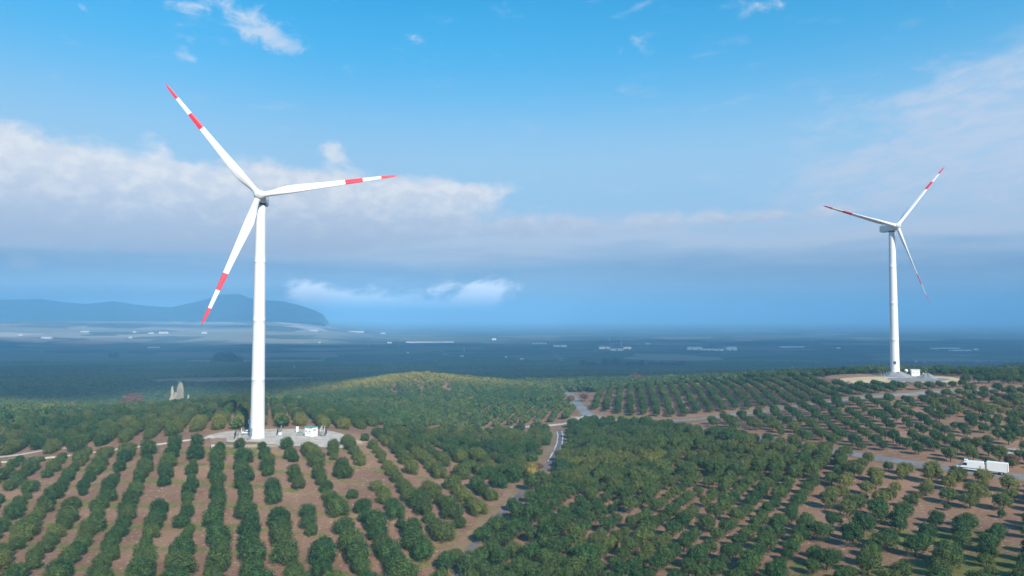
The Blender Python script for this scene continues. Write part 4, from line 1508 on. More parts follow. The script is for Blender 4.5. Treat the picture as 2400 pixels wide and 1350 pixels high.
full = np.zeros(len(V_))
vattr('proto', 'INT', np.array(PR_, dtype=np.int32))
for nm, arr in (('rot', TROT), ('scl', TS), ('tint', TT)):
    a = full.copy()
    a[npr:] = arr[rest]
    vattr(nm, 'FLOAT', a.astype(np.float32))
kk = np.zeros(len(V_), dtype=np.int32)
kk[npr:] = TK[rest]
vattr('pick', 'INT', kk)
grove = link('olive_grove', me)
tag(grove, 'thousands of farther olive trees in rows over the plateau and the hills beyond', 'olive grove', kind='stuff')
gt = bpy.data.node_groups.new('scatter', 'GeometryNodeTree')
gt.interface.new_socket('Geometry', in_out='INPUT', socket_type='NodeSocketGeometry')
gt.interface.new_socket('Geometry', in_out='OUTPUT', socket_type='NodeSocketGeometry')
gi = gt.nodes.new('NodeGroupInput')
go = gt.nodes.new('NodeGroupOutput')


def named(nm, typ='FLOAT'):
    n = gt.nodes.new('GeometryNodeInputNamedAttribute')
    n.data_type = typ
    n.inputs[0].default_value = nm
    return n.outputs[0]


def eq(k):
    c = gt.nodes.new('FunctionNodeCompare')
    c.data_type = 'INT'
    c.operation = 'EQUAL'
    gt.links.new(named('proto', 'INT'), c.inputs[2])
    c.inputs[3].default_value = k
    s = gt.nodes.new('GeometryNodeSeparateGeometry')
    s.domain = 'POINT'
    gt.links.new(gi.outputs[0], s.inputs[0])
    gt.links.new(c.outputs[0], s.inputs[1])
    return s.outputs[0]


join = gt.nodes.new('GeometryNodeGeometryToInstance')
# links into a multi-input arrive last-first, so feed them in reverse
srcs = [eq(k) for k in range(len(protos))]
for s in reversed(srcs):
    gt.links.new(s, join.inputs[0])
pts = eq(-1)
m2p = gt.nodes.new('GeometryNodeMeshToPoints')
gt.links.new(pts, m2p.inputs[0])
iop = gt.nodes.new('GeometryNodeInstanceOnPoints')
gt.links.new(m2p.outputs[0], iop.inputs['Points'])
gt.links.new(join.outputs[0], iop.inputs['Instance'])
iop.inputs['Pick Instance'].default_value = True
gt.links.new(named('pick', 'INT'), iop.inputs['Instance Index'])
cx = gt.nodes.new('ShaderNodeCombineXYZ')
gt.links.new(named('rot'), cx.inputs[2])
gt.links.new(cx.outputs[0], iop.inputs['Rotation'])
gt.links.new(named('scl'), iop.inputs['Scale'])
gt.links.new(iop.outputs[0], go.inputs[0])
md = grove.modifiers.new('scatter', 'NODES')
md.node_group = gt
print('trees', len(TX), 'near', int(sel.sum()))

# ---------------------------------------------------------------- haze over the plain
hz = MB().box((0, 11000, 65), (60000, 46000, 430)).build('haze', M['white_paint'])
m_, n = material('haze_air')
pv = n.node('ShaderNodeVolumePrincipled')
pv.inputs['Color'].default_value = (0.27, 0.60, 0.93, 1)
pv.inputs['Density'].default_value = HAZE_DENSITY
pv.inputs['Anisotropy'].default_value = -0.25
mo = n.node('ShaderNodeOutputMaterial')
n.put(mo.inputs[1], pv.outputs[0])

hz.data.materials.clear()
hz.data.materials.append(m_)
tag(hz, kind='stuff')

# ---------------------------------------------------------------- things on the near pad


def frame(rx, ry, rz):
    c, s = math.cos(rz), math.sin(rz)
    return lambda x, y, z=0.0: (rx + x * c - y * s, ry + x * s + y * c, z)


def kiosk(px, py, z, w_, d_, h_, rz, roofmat, label):
    x, y = on_plane(px, py, z)
    rt = empty('transformer_kiosk', (x, y, z + 0.1), rz)
    tag(rt, label, 'kiosk')
    b = MB().box((0, 0, h_ / 2 + 0.15), (w_, d_, h_ - 0.1))
    for k in range(int(w_ / 0.6)):
        b.box((-w_ / 2 + 0.3 + 0.6 * k, -d_ / 2 - 0.012, h_ / 2 + 0.15), (0.03, 0.03, h_ - 0.5))
    b.build('wall', M['white_wall'], rt)
    MB().box((0, 0, 0.0), (w_ + 0.5, d_ + 0.5, 0.3)).build('plinth', M['concrete'], rt)
    MB().prism([(-d_ / 2 - 0.2, h_ + 0.08), (d_ / 2 + 0.2, h_ + 0.08), (d_ / 2 + 0.2, h_ + 0.2), (0, h_ + 0.42), (-d_ / 2 - 0.2, h_ + 0.2)], -w_ / 2 - 0.2, w_ / 2 + 0.2).build('roof', roofmat, rt)
    for sx in (-0.25, 0.25):
        dr = MB().box((w_ * sx, -d_ / 2 - 0.05, h_ * 0.42), (w_ * 0.40, 0.06, h_ * 0.68)).build('door', M['white_wall'], rt)
        MB().box((w_ * sx * 0.3, -d_ / 2 - 0.10, h_ * 0.42), (0.06, 0.06, 0.3)).build('handle', M['dark_metal'], dr)
        MB().box((w_ * sx, -d_ / 2 - 0.092, h_ * 0.62), (w_ * 0.26, 0.02, 0.35)).build('grille', M['grey_metal'], dr)
    MB().box((w_ / 2 + 0.03, 0, h_ * 0.75), (0.05, d_ * 0.5, 0.5)).build('vent', M['grey_metal'], rt)
    return rt


kiosk(729, 1024, zp, 3.3, 2.6, 3.1, R(-32), M['green_roof'], 'white metal kiosk with low green roof on the gravel pad')
kiosk(2145, 882.5, -31.2, 4.0, 3.2, 3.4, R(-20), M['pale_roof'], 'white flat roofed kiosk beside the far right turbine tower')


def cabinet(px, py, z, s, rz, mat, label, legs=False, hood=False):
    x, y = on_plane(px, py, z)
    rt = empty('cabinet', (x, y, z + 0.1), rz)
    tag(rt, label, 'cabinet')
    zb = 0.35 if legs else 0.12
    MB().box((0, 0, zb + s[2] / 2), s).build('body', mat, rt, bevel=0.03)
    MB().box((0, 0, zb + s[2] + 0.04), (s[0] + 0.16, s[1] + 0.16, 0.08)).build('lid', mat, rt)
    dr = MB().box((0, -s[1] / 2 - 0.02, zb + s[2] / 2), (s[0] * 0.8, 0.03, s[2] * 0.8)).build('door', M['grey_metal'] if mat is M['grey_green'] else mat, rt)
    MB().box((s[0] * 0.3, -s[1] / 2 - 0.05, zb + s[2] / 2), (0.06, 0.04, 0.22)).build('handle', M['dark_metal'], dr)
    MB().box((0, 0, zb / 2), (s[0] * 0.9, s[1] * 0.9, zb)).build('base', M['concrete'], rt)
    return rt


cabinet(703, 1022, zp, (1.7, 1.3, 1.1), R(-25), M['grey_green'], 'low grey green cabinet left of the green roofed kiosk')
cabinet(697, 1015, zp, (0.8, 0.5, 2.0), R(-10), M['white_wall'], 'narrow white cabinet standing behind the grey green one')
cabinet(657, 1020, zp, (1.0, 0.8, 0.6), R(10), M['white_wall'], 'small white box on the gravel between the tower and the cabinets')
# cooling unit on legs left of the tower
x, y = on_plane(585.5, 1013, zp)
rt = empty('cooling_unit', (x, y, zp + 0.1), 0.2)
tag(rt, 'white cooling unit on a tall white post beside the near turbine tower', 'cooling unit')
MB().box((0, 0, 1.5), (0.5, 0.5, 3.0)).build('post', M['white_paint'], rt)
MB().box((0, 0, 3.6), (1.1, 0.9, 1.3)).build('case', M['white_paint'], rt, bevel=0.15)
MB().tube([(0, -0.42, 3.6), (0, -0.5, 3.6)], 0.38, 18).build('fan_guard', M['grey_metal'], rt)
x, y = on_plane(595, 1024, zp)
MB().box((0, 0, 0.75), (0.9, 0.7, 1.3)).box((0, 0, 1.44), (1.0, 0.8, 0.08)).build('switch_box', M['white_paint'], None, (x, y, zp + 0.1))
tag(bpy.data.objects['switch_box'], 'waist high white switch box at the foot of the near tower', 'switch box')


def post(px, py, z, h_, curve, mat, label, grp, wires=0, name='fence_post'):
    x, y = on_plane(px, py, z)
    rt = empty(name, (x, y, z), rng.random() * 0.4 - 0.2)
    tag(rt, label, 'fence post', grp)
    pts_ = [(0, 0, -0.3), (0, 0, h_ * 0.72), (curve * 0.25, 0, h_ * 0.9), (curve, 0, h_)]
    MB().tube(pts_, [0.085, 0.08, 0.07, 0.06], 8).build('pole', mat, rt)
    MB().tube([(0, 0, -0.05), (0, 0, 0.16)], 0.2, 10).build('footing', M['concrete'], rt)
    return rt


G1 = 'white posts round the near pad'
for px, py, h_, cv, lb in [(751, 1017, 2.5, 0.5, 'white curved fence post just right of the green roofed kiosk, leftmost of three'), (754.5, 1014, 2.6, 0.5, 'white curved fence post, middle of three right of the green roofed kiosk'),
                           (760, 1014, 2.3, 0.5, 'white curved fence post, rightmost of three right of the green roofed kiosk'), (659, 1012, 2.2, 0.0, 'thin white post behind the gravel right of the near tower'),
                           (562, 1031, 2.4, 0.2, 'white leaning fence post left of the near tower, nearest the trees'), (566, 1018, 2.3, 0.0, 'white fence post left of the near tower, by the dark wire fence')]:
    post(px, py, zp, h_, cv, M['white_paint'], lb, G1)
G2 = 'pale posts on the far pad'
for i, px in enumerate((2065.5, 2072, 2078.5, 2085)):
    post(px, 881.5, -31.2, 2.7, -0.35, M['concrete'], '%s of the four pale bent posts left of the far tower' % ['leftmost', 'second from left', 'third from left', 'rightmost'][i], G2)
post(2134, 882, -31.2, 2.9, -0.3, M['concrete'], 'pale bent post at the left corner of the far kiosk', G2)
post(2170, 880.5, -31.2, 2.7, -0.2, M['concrete'], 'pale post behind the right gravel heap', G2)


def wire_fence(pts_, z, h_, label):
    c = np.mean(pts_, axis=0)
    rt = empty('wire_fence', (c[0], c[1], z))
    tag(rt, label, 'fence')
    for i, p in enumerate(pts_):
        q = np.array(p) - c
        MB().tube([(q[0], q[1], -0.2), (q[0] + 0.05 * (i % 2), q[1], h_), (q[0] + 0.35, q[1], h_ + 0.35)], 0.06, 6).build('post', M['dark_metal'], rt)
    w_ = MB()
    for k in range(9):
        for i in range(len(pts_) - 1):
            a, b = np.array(pts_[i]) - c, np.array(pts_[i + 1]) - c
            w_.tube([(a[0], a[1], h_ * (k + 0.5) / 9), (b[0], b[1], h_ * (k + 0.5) / 9)], 0.022, 4)
    for i in range(len(pts_) - 1):
        a, b = np.array(pts_[i]) - c, np.array(pts_[i + 1]) - c
        m2 = int(np.linalg.norm(b - a) / 0.22)
        for j in range(1, m2):
            q = a + (b - a) * j / m2
            w_.tube([(q[0], q[1], 0.05), (q[0], q[1], h_)], 0.012, 3)
    w_.build('mesh', M['dark_metal'], rt)
    return rt


wire_fence([on_plane(a, b, zp) for a, b in [(549, 1030), (553, 1022), (563, 1020), (562, 1029)]], zp, 2.1, 'dark wire mesh pen left of the near tower behind the olive trees')
wire_fence([on_plane(a, b, zp) for a, b in [(746, 1021), (752, 1023), (762, 1022), (766, 1016)]], zp, 1.8, 'dark wire mesh fence corner right of the green roofed kiosk')
wire_fence([on_plane(a, b, zp) for a, b in [(649, 1021), (652, 1014), (660, 1012)]], zp, 1.9, 'dark wire mesh fence piece on the gravel right of the near tower')
wire_fence([on_plane(a, b, -31.2) for a, b in [(2114, 882), (2120, 880.5), (2130, 880.5)]], -31.2, 2.0, 'dark wire mesh fence between the far tower and its kiosk')
wire_fence([on_plane(a, b, -31.2) for a, b in [(2156, 881.5), (2162, 880.5), (2168, 881)]], -31.2, 2.0, 'dark wire mesh fence right of the far kiosk')
for px, py, r_, h_, lb in [(2124, 880.5, 0.9, 2.6, 'round white dish shaped tank on a stand right of the far tower'), (2112, 882, 0.5, 1.0, 'small round white tank right against the far tower foot'), (2128, 882.6, 0.4, 0.6, 'tiny round white tank left of the far kiosk'), (2164, 881.5, 0.45, 1.2, 'small round white tank between the far kiosk and the gravel heap')]:
    x, y = on_plane(px, py, -31.2)
    rt = tag(empty('water_tank', (x, y, -31.1)), lb, 'tank', 'round white tanks on the far pad')
    v, f = lump_sphere((0, 0, h_), (r_, r_, r_), 3, 3)
    v = [np.array((0, 0, h_)) + (np.array(q) - (0, 0, h_)) / np.linalg.norm(np.array(q) - (0, 0, h_)) * r_ for q in v]
    link('drum', mesh_from('drum', v, f, [M['white_paint']], smooth=True), rt)
    MB().tube([(0, 0, -0.1), (0, 0, h_ - r_ * 0.7)], r_ * 0.35, 10).build('stand', M['grey_metal'], rt)

# ---------------------------------------------------------------- vehicles


def wheel(parent, x, y, r, wd, side_y):
    wv = MB().tube([(x, y - wd / 2, r), (x, y + wd / 2, r)], r, 22).build('wheel', M['rubber'], parent)
    MB().tube([(x, y + side_y * wd / 2, r), (x, y + side_y * (wd / 2 + 0.02), r)], r * 0.58, 16).build('rim', M['grey_metal'], wv)


def van(loc, rz, label):
    rt = empty('delivery_van', loc, rz)      # front towards -x
    tag(rt, label, 'van', 'white vehicles parked on the road')
    L, Wd = 6.2, 2.0
    # side outline
    pr = [(-3.1, 0.45), (-3.12, 0.95), (-3.0, 1.18), (-2.15, 1.42), (-1.35, 2.40), (-1.0, 2.58), (2.9, 2.66), (3.05, 2.5), (3.1, 0.5), (3.0, 0.42)]
    MB().prism_y(pr, -Wd / 2, Wd / 2).build('body', M['white_paint'], rt, bevel=0.08)
    MB().raw([(-2.10, -0.86, 1.50), (-2.10, 0.86, 1.50), (-1.40, 0.80, 2.36), (-1.40, -0.80, 2.36)], [(0, 1, 2, 3)]).raw([(-2.06, -0.86, 1.48), (-2.06, 0.86, 1.48), (-1.36, 0.80, 2.34), (-1.36, -0.80, 2.34)], [(3, 2, 1, 0)]).build('windscreen', M['glass'], rt, (-0.05, 0, 0.03))
    for sy in (-1, 1):
        MB().prism_y([(-1.95, 1.48), (-1.42, 2.18), (-0.62, 2.18), (-0.62, 1.48)], sy * (Wd / 2 - 0.02), sy * (Wd / 2 + 0.015)).build('side_window', M['glass'], rt)
        MB().box((0.25, sy * (Wd / 2 + 0.01), 0.86), (4.9, 0.04, 0.16)).build('rub_strip', M['plastic'], rt)
        MB().box((-1.9, sy * (Wd / 2 + 0.18), 1.6), (0.12, 0.24, 0.36)).build('mirror', M['plastic'], rt, bevel=0.03)
        MB().box((-3.02, sy * 0.78, 1.05), (0.16, 0.36, 0.26)).build('headlight', M['lamp_clear'], rt, bevel=0.04)
        MB().box((3.08, sy * 0.92, 1.35), (0.08, 0.14, 0.8)).build('tail_light', M['lamp_red'], rt)
        for wx_ in (-2.05, 1.95):
            wheel(rt, wx_, sy * (Wd / 2 - 0.12), 0.36, 0.24, sy)
        MB().box((3.115, sy * 0.47, 1.5), (0.03, 0.88, 1.9)).build('rear_door', M['white_paint'], rt)
    MB().box((-3.08, 0, 0.55), (0.2, 1.9, 0.26)).build('bumper', M['plastic'], rt, bevel=0.04)
    MB().box((3.1, 0, 0.5), (0.2, 1.9, 0.18)).build('bumper', M['plastic'], rt, bevel=0.03)
    MB().box((-0.85, 0, 2.78), (0.85, 1.3, 0.28)).build('roof_unit', M['white_paint'], rt, bevel=0.08)
    return rt


def box_truck(loc, rz, label):
    rt = empty('box_truck', loc, rz)
    tag(rt, label, 'truck', 'white vehicles parked on the road')
    Wd = 2.2
    # cargo body
    MB().box((1.15, 0, 2.05), (5.2, 2.3, 2.5)).build('cargo_box', M['white_wall'], rt, bevel=0.04)
    for sx in (-1.44, 3.74):
        for sy in (-1, 1):
            MB().box((sx, sy * 1.14, 2.05), (0.08, 0.08, 2.56)).build('corner_rail', M['grey_metal'], rt)
    pr = [(-3.35, 0.55), (-3.38, 1.05), (-3.25, 1.35), (-2.9, 2.15), (-2.6, 2.3), (-1.75, 2.32), (-1.6, 2.2), (-1.6, 0.55)]
    cab = MB().prism_y(pr, -1.0, 1.0).build('cab', M['white_paint'], rt, bevel=0.07)
    MB().raw([(-3.25, -0.84, 1.42), (-3.25, 0.84, 1.42), (-2.93, 0.80, 2.14), (-2.93, -0.80, 2.14)], [(0, 1, 2, 3)]).raw([(-3.22, -0.84, 1.40), (-3.22, 0.84, 1.40), (-2.90, 0.80, 2.12), (-2.90, -0.80, 2.12)], [(3, 2, 1, 0)]).build('windscreen', M['glass'], cab, (-0.05, 0, 0.0))
    for sy in (-1, 1):
        MB().prism_y([(-3.02, 1.38), (-2.75, 2.05), (-2.05, 2.05), (-2.05, 1.38)], sy * 0.98, sy * 1.015).build('side_window', M['glass'], cab)
        MB().box((-3.05, sy * 1.2, 1.75), (0.12, 0.22, 0.42)).build('mirror', M['plastic'], cab, bevel=0.03)
        MB().box((-3.36, sy * 0.75, 0.95), (0.1, 0.34, 0.24)).build('headlight', M['lamp_clear'], cab, bevel=0.03)
        wheel(rt, -2.55, sy * 0.9, 0.42, 0.26, sy)
        wheel(rt, 2.3, sy * 0.85, 0.42, 0.42, sy)
        MB().box((2.3, sy * 0.86, 0.9), (1.1, 0.44, 0.05)).build('mudguard', M['plastic'], rt)
        MB().box((0.0, sy * 1.02, 0.62), (2.6, 0.06, 0.38)).build('side_guard', M['grey_metal'], rt)
        MB().box((3.80, sy * 0.56, 2.05), (0.04, 1.08, 2.3)).build('rear_door', M['white_wall'], rt)
        MB().box((3.84, sy * 0.95, 0.86), (0.06, 0.22, 0.16)).build('tail_light', M['lamp_red'], rt)
    MB().box((1.15, 0, 0.74), (5.1, 0.9, 0.12)).build('chassis', M['dark_metal'], rt)
    MB().box((3.72, 0, 0.6), (0.1, 2.1, 0.14)).build('bumper', M['dark_metal'], rt)
    pr2 = [(-2.65, 2.33), (-1.7, 2.33), (-1.58, 3.0), (-1.75, 3.0)]
    MB().prism_y(pr2, -0.8, 0.8).build('wind_deflector', M['white_paint'], cab, bevel=0.05)
    return rt


def on_line(line, px):
    """point of a road line seen at picture column px"""
    z = height(line[:, 0], line[:, 1])
    pp = proj(np.column_stack([line, z]))
    i = int(np.argmin(abs(pp[:, 0] - px)))
    j = min(i + 3, len(line) - 1)
    t_ = line[j] - line[max(i - 3, 0)]
    return line[i], z[i] + 0.16, math.atan2(t_[1], t_[0])


p_, z_, a_ = on_line(ROAD_V, 2277)
van((p_[0], p_[1], z_), a_, 'white panel van with small roof unit, parked nose left in front of the box truck')
p_, z_, a_ = on_line(ROAD_V, 2334)
box_truck((p_[0], p_[1], z_), a_, 'white box truck with tall cargo body, parked right behind the panel van').scale = (0.85, 0.9, 0.9)

# small pale car half hidden by the near tower
x, y = on_plane(584, 1018, zp)
rt = empty('parked_car', (x - 0.6, y, zp + 0.12), R(25))
tag(rt, 'small pale blue car half hidden behind the near turbine tower', 'car')
MB().prism_y([(-2.0, 0.3), (-2.02, 0.62), (-1.75, 0.8), (-1.1, 0.88), (-0.55, 1.35), (0.8, 1.4), (1.5, 0.95), (1.98, 0.85), (2.0, 0.3)], -0.85, 0.85).build('body', M['car_paint'], rt, bevel=0.08)
for sy in (-1, 1):
    MB().prism_y([(-0.95, 0.9), (-0.5, 1.27), (0.72, 1.31), (1.25, 0.95)], sy * 0.84, sy * 0.865).build('side_window', M['glass'], rt)
    for wx_ in (-1.3, 1.25):
        wheel(rt, wx_, sy * 0.76, 0.3, 0.2, sy)
    MB().box((-2.0, sy * 0.6, 0.62), (0.06, 0.3, 0.14)).build('headlight', M['lamp_clear'], rt)
MB().raw([(-1.12, -0.72, 0.92), (-1.12, 0.72, 0.92), (-0.6, 0.68, 1.34), (-0.6, -0.68, 1.34)], [(0, 1, 2, 3)]).raw([(-1.09, -0.72, 0.90), (-1.09, 0.72, 0.90), (-0.57, 0.68, 1.32), (-0.57, -0.68, 1.32)], [(3, 2, 1, 0)]).build('windscreen', M['glass'], rt, (-0.02, 0, 0.01))

# small shed among the trees left of the pad
q = ground_at(512, 1052)
rt = empty('shed', (q[0], q[1], q[2]), R(20))
tag(rt, 'small whitewashed gabled shed half hidden by olive trees left of the pad', 'shed')
MB().prism([(-1.5, -0.2), (1.5, -0.2), (1.5, 2.0), (0, 3.1), (-1.5, 2.0)], -2.0, 2.0).build('wall', M['concrete'], rt)
MB().prism([(-1.75, 1.86), (-1.75, 1.98), (0, 3.28), (1.75, 1.98), (1.75, 1.86), (0, 3.13)], -2.2, 2.2).build('roof', M['brown_roof'], rt)
MB().box((-0.6, -1.53, 0.95), (0.9, 0.06, 1.9)).build('door', M['wood'], rt)

# white marker posts beside the paved road
for px, py, lb in [(1643, 1011, 'left one of the two white posts where the road enters the orchard'), (1661, 1012, 'right one of the two white posts where the road enters the orchard'),
                   (1945, 1057, 'left one of the two white posts beside the road in mid orchard'), (1970, 1057, 'right one of the two white posts beside the road in mid orchard')]:
    q = ground_at(px, py)
    rt = empty('marker_post', q)
    tag(rt, lb, 'post', 'white marker posts along the road')
    MB().tube([(0, 0, -0.2), (0, 0, 1.5)], 0.12, 8).build('shaft', M['white_paint'], rt)
    MB().tube([(0, 0, 1.5), (0, 0, 1.62)], [0.14, 0.05], 8).build('cap', M['grey_metal'], rt)

# ---------------------------------------------------------------- single trees


def poplar(px, py, far, h_, wd, seed, label):
    d_ = ray(px, py)
    x, y = d_[0] / d_[1] * far, far
    z = H(x, y)
    rt = empty('poplar', (x, y, z), seed)
    tag(rt, label, 'poplar', 'pale leafless poplars in the valley')
    rs = np.random.default_rng(seed)
    MB().tube([(0, 0, -0.5), (0, 0, h_ * 0.5), (0.1, 0, h_)], [0.32, 0.2, 0.04], 7).build('trunk', M['poplar_twig'], rt)
    mb = MB()
    for i in range(int(60 + wd * 60)):
        z0 = h_ * (0.10 + 0.82 * rs.random())
        a = rs.random() * 2 * PI
        r_ = wd / 2 * min(1, 2.2 * (1 - z0 / h_) + 0.25) * (0.55 + 0.5 * rs.random())
        ln = h_ * 0.13 * (0.6 + 0.6 * rs.random())
        p0 = np.array([0.05 * math.cos(a), 0.05 * math.sin(a), z0])
        p1 = p0 + np.array([math.cos(a) * r_, math.sin(a) * r_, ln * 0.6])
        p2 = p1 + np.array([math.cos(a) * r_ * 0.15, math.sin(a) * r_ * 0.15, ln])
        mb.tube([p0, p1, p2], [0.09, 0.07, 0.03], 3, cap=False)
        for _ in range(5):
            b = p0 + (p1 - p0) * rs.random() + rs.normal(size=3) * 0.12
            mb.tube([b, b + np.array([rs.normal() * 0.25, rs.normal() * 0.25, ln * 0.8])], [0.06, 0.03], 3, cap=False)
    mb.build('crown', M['poplar_twig'], rt)


poplar(422, 951, 560, 17.5, 4.8, 1, 'tallest and broadest pale bare poplar in the valley left of the near tower')
poplar(403, 952, 560, 15.0, 2.0, 2, 'slim pointed pale poplar left of the tallest one')
poplar(411, 952, 555, 10.5, 2.2, 3, 'short pale poplar squeezed between the slim and the tallest poplar')
poplar(399, 952, 550, 7.0, 1.5, 4, 'lowest pale poplar at the left end of the group')
poplar(441, 951, 565, 8.5, 1.3, 5, 'small thin pale poplar standing apart right of the group')


def shrub(px, py, far, wd, h_, mat, seed, label, cat, name, bare=False, h0=0.3, nl=1600, core=0.5, leaf=0.05):
    d_ = ray(px, py)
    if far is None:
        q = ground_at(px, py)
        x, y, z = q
    else:
        x, y = d_[0] / d_[1] * far, far
        z = H(x, y)
    rt = empty(name, (x, y, z), seed)
    tag(rt, label, cat)
    tb = trunk_mesh(seed, max(h0, 0.8), h_, wd, 0.16)
    tb.build('trunk', M['twig'], rt)
    if bare:
        rs = np.random.default_rng(seed)
        mb = MB()
        for i in range(90):
            a = rs.random() * 2 * PI
            e = rs.random() * 1.2 + 0.15
            d2 = np.array([math.cos(a) * math.cos(e), math.sin(a) * math.cos(e), math.sin(e)])
            p0 = np.array([0, 0, h_ * 0.25])
            p1 = p0 + d2 * wd * 0.25
            p2 = p1 + (d2 + rs.normal(size=3) * 0.3) * wd * 0.22
            mb.tube([p0, p1, p2], [0.09, 0.06, 0.02], 3, cap=False)
            for _ in range(3):
                mb.tube([p1, p1 + (d2 + rs.normal(size=3) * 0.7) * wd * 0.16], [0.045, 0.02], 3, cap=False)
        mb.build('crown', mat, rt)
    else:
        cv, cf = crown_mesh(seed, wd, h0, h_, nleaf=nl, leaf=wd * leaf, lobes=14, core=core)
        link('crown', mesh_from('crown', cv, cf, [mat]), rt)
    return rt


shrub(310, 962, 520, 14, 9.5, M['russet_leaf'], 21, 'wide round reddish brown tree in the valley left of the poplars', 'tree', 'russet_tree')
shrub(171, 979, 430, 9.5, 5.5, M['brown_leaf'], 22, 'dull brown round tree among green olives at far left', 'tree', 'brown_tree')
shrub(1370, 934, 400, 7.5, 5.5, M['twig'], 23, 'bare spreading brown tree in the corner of the field beside the curving road', 'tree', 'bare_tree', bare=True)
shrub(1338, 930, 410, 4.0, 2.8, M['brown_leaf'], 24, 'low brown bush at the edge of the curving road', 'bush', 'bush')
shrub(1247, 1126, None, 4.4, 5.2, M['yellow_leaf'], 25, 'yellow leaved thin tree on the verge left of the dirt track', 'tree', 'yellow_tree', nl=900, core=0.2, leaf=0.035)
shrub(1262, 1108, None, 4.0, 4.5, M['twig'], 26, 'grey bare tree just behind the yellow one beside the dirt track', 'tree', 'bare_tree', bare=True)
shrub(2373, 1092, None, 3.4, 2.8, M['russet_leaf'], 27, 'rust coloured bush behind the right end of the box truck', 'bush', 'bush')
shrub(1493, 900, 640, 9, 7, M['russet_leaf'], 28, 'lone reddish bare tree on the ridge behind the row field', 'tree', 'russet_tree')
shrub(525, 842, 2100, 60, 14, M['conifer_leaf'], 30, 'broad dark clump of trees on the plain left of the near tower, left one', 'tree clump', 'tree_clump')
shrub(550, 844, 2060, 36, 12, M['conifer_leaf'], 31, 'dark clump of trees on the plain left of the near tower, right one', 'tree clump', 'tree_clump')
shrub(265, 836, 2350, 26, 10, M['conifer_leaf'], 32, 'small dark clump of trees far out on the left plain', 'tree clump', 'tree_clump')

# conifer belt on the plain


def conifer_mesh(seed, h_, wd):
    rs = np.random.default_rng(seed)
    v, f = [], []
    tiers = 9
    for t_ in range(tiers):
        z0 = h_ * (0.06 + 0.88 * t_ / tiers)
        r_ = wd / 2 * (1 - t_ / tiers) ** 0.75 * (0.8 + 0.4 * rs.random()) + 0.3
        n_b = 11
        for k in range(n_b):
            a = 2 * PI * k / n_b + rs.random()
            rr = r_ * (0.7 + 0.5 * rs.random())
            b = len(v)
            hh = h_ / tiers * (1.6 + 0.8 * rs.random())
            v += [(0, 0, z0 + hh), (math.cos(a - 0.35) * rr, math.sin(a - 0.35) * rr, z0), (math.cos(a) * rr * 1.15, math.sin(a) * rr * 1.15, z0 - hh * 0.15), (math.cos(a + 0.35) * rr, math.sin(a + 0.35) * rr, z0)]
            f += [(b, b + 1, b + 2), (b, b + 2, b + 3)]
    return mesh_from('crown', v, f, [M['conifer_leaf']])


CM = [conifer_mesh(k, 1.0, w_) for k, w_ in enumerate((0.30, 0.42, 0.24, 0.55))]
TMc = MB().tube([(0, 0, -0.05), (0, 0, 0.3)], [0.03, 0.02], 6)
TMm = mesh_from('trunk', TMc.v, TMc.f, [M['twig']])
cpx = np.concatenate([np.linspace(1367, 1378, 3), np.linspace(1384, 1402, 5), np.linspace(1414, 1601, 38)])
for i, px in enumerate(cpx):
    px = px + rng.normal() * 1.0
    far = 1750 + rng.normal() * 12 + (px - 1367) * 0.1
    d_ = ray(px, 860)
    x, y = d_[0] / d_[1] * far, far
    hpx = 9 + 6 * rng.random() + (8 if abs(px - 1443) < 3 else 0) + (5 if abs(px - 1502) < 5 or abs(px - 1420) < 4 else 0) + 3 * math.sin(px / 9)
    if px > 1520:
        hpx *= 0.85
    hm = hpx / F * far
    rt = empty('conifer', (x, y, H(x, y)), rng.random() * 6)
    rt.scale = (hm * 1.1, hm * 1.1, hm)
    tag(rt, '%s conifer from the left in the dark belt of conifers on the plain' % ORD[i], 'conifer', 'conifer belt on the plain')
    link('crown', CM[int(rng.integers(4))], rt)
    link('trunk', TMm, rt)

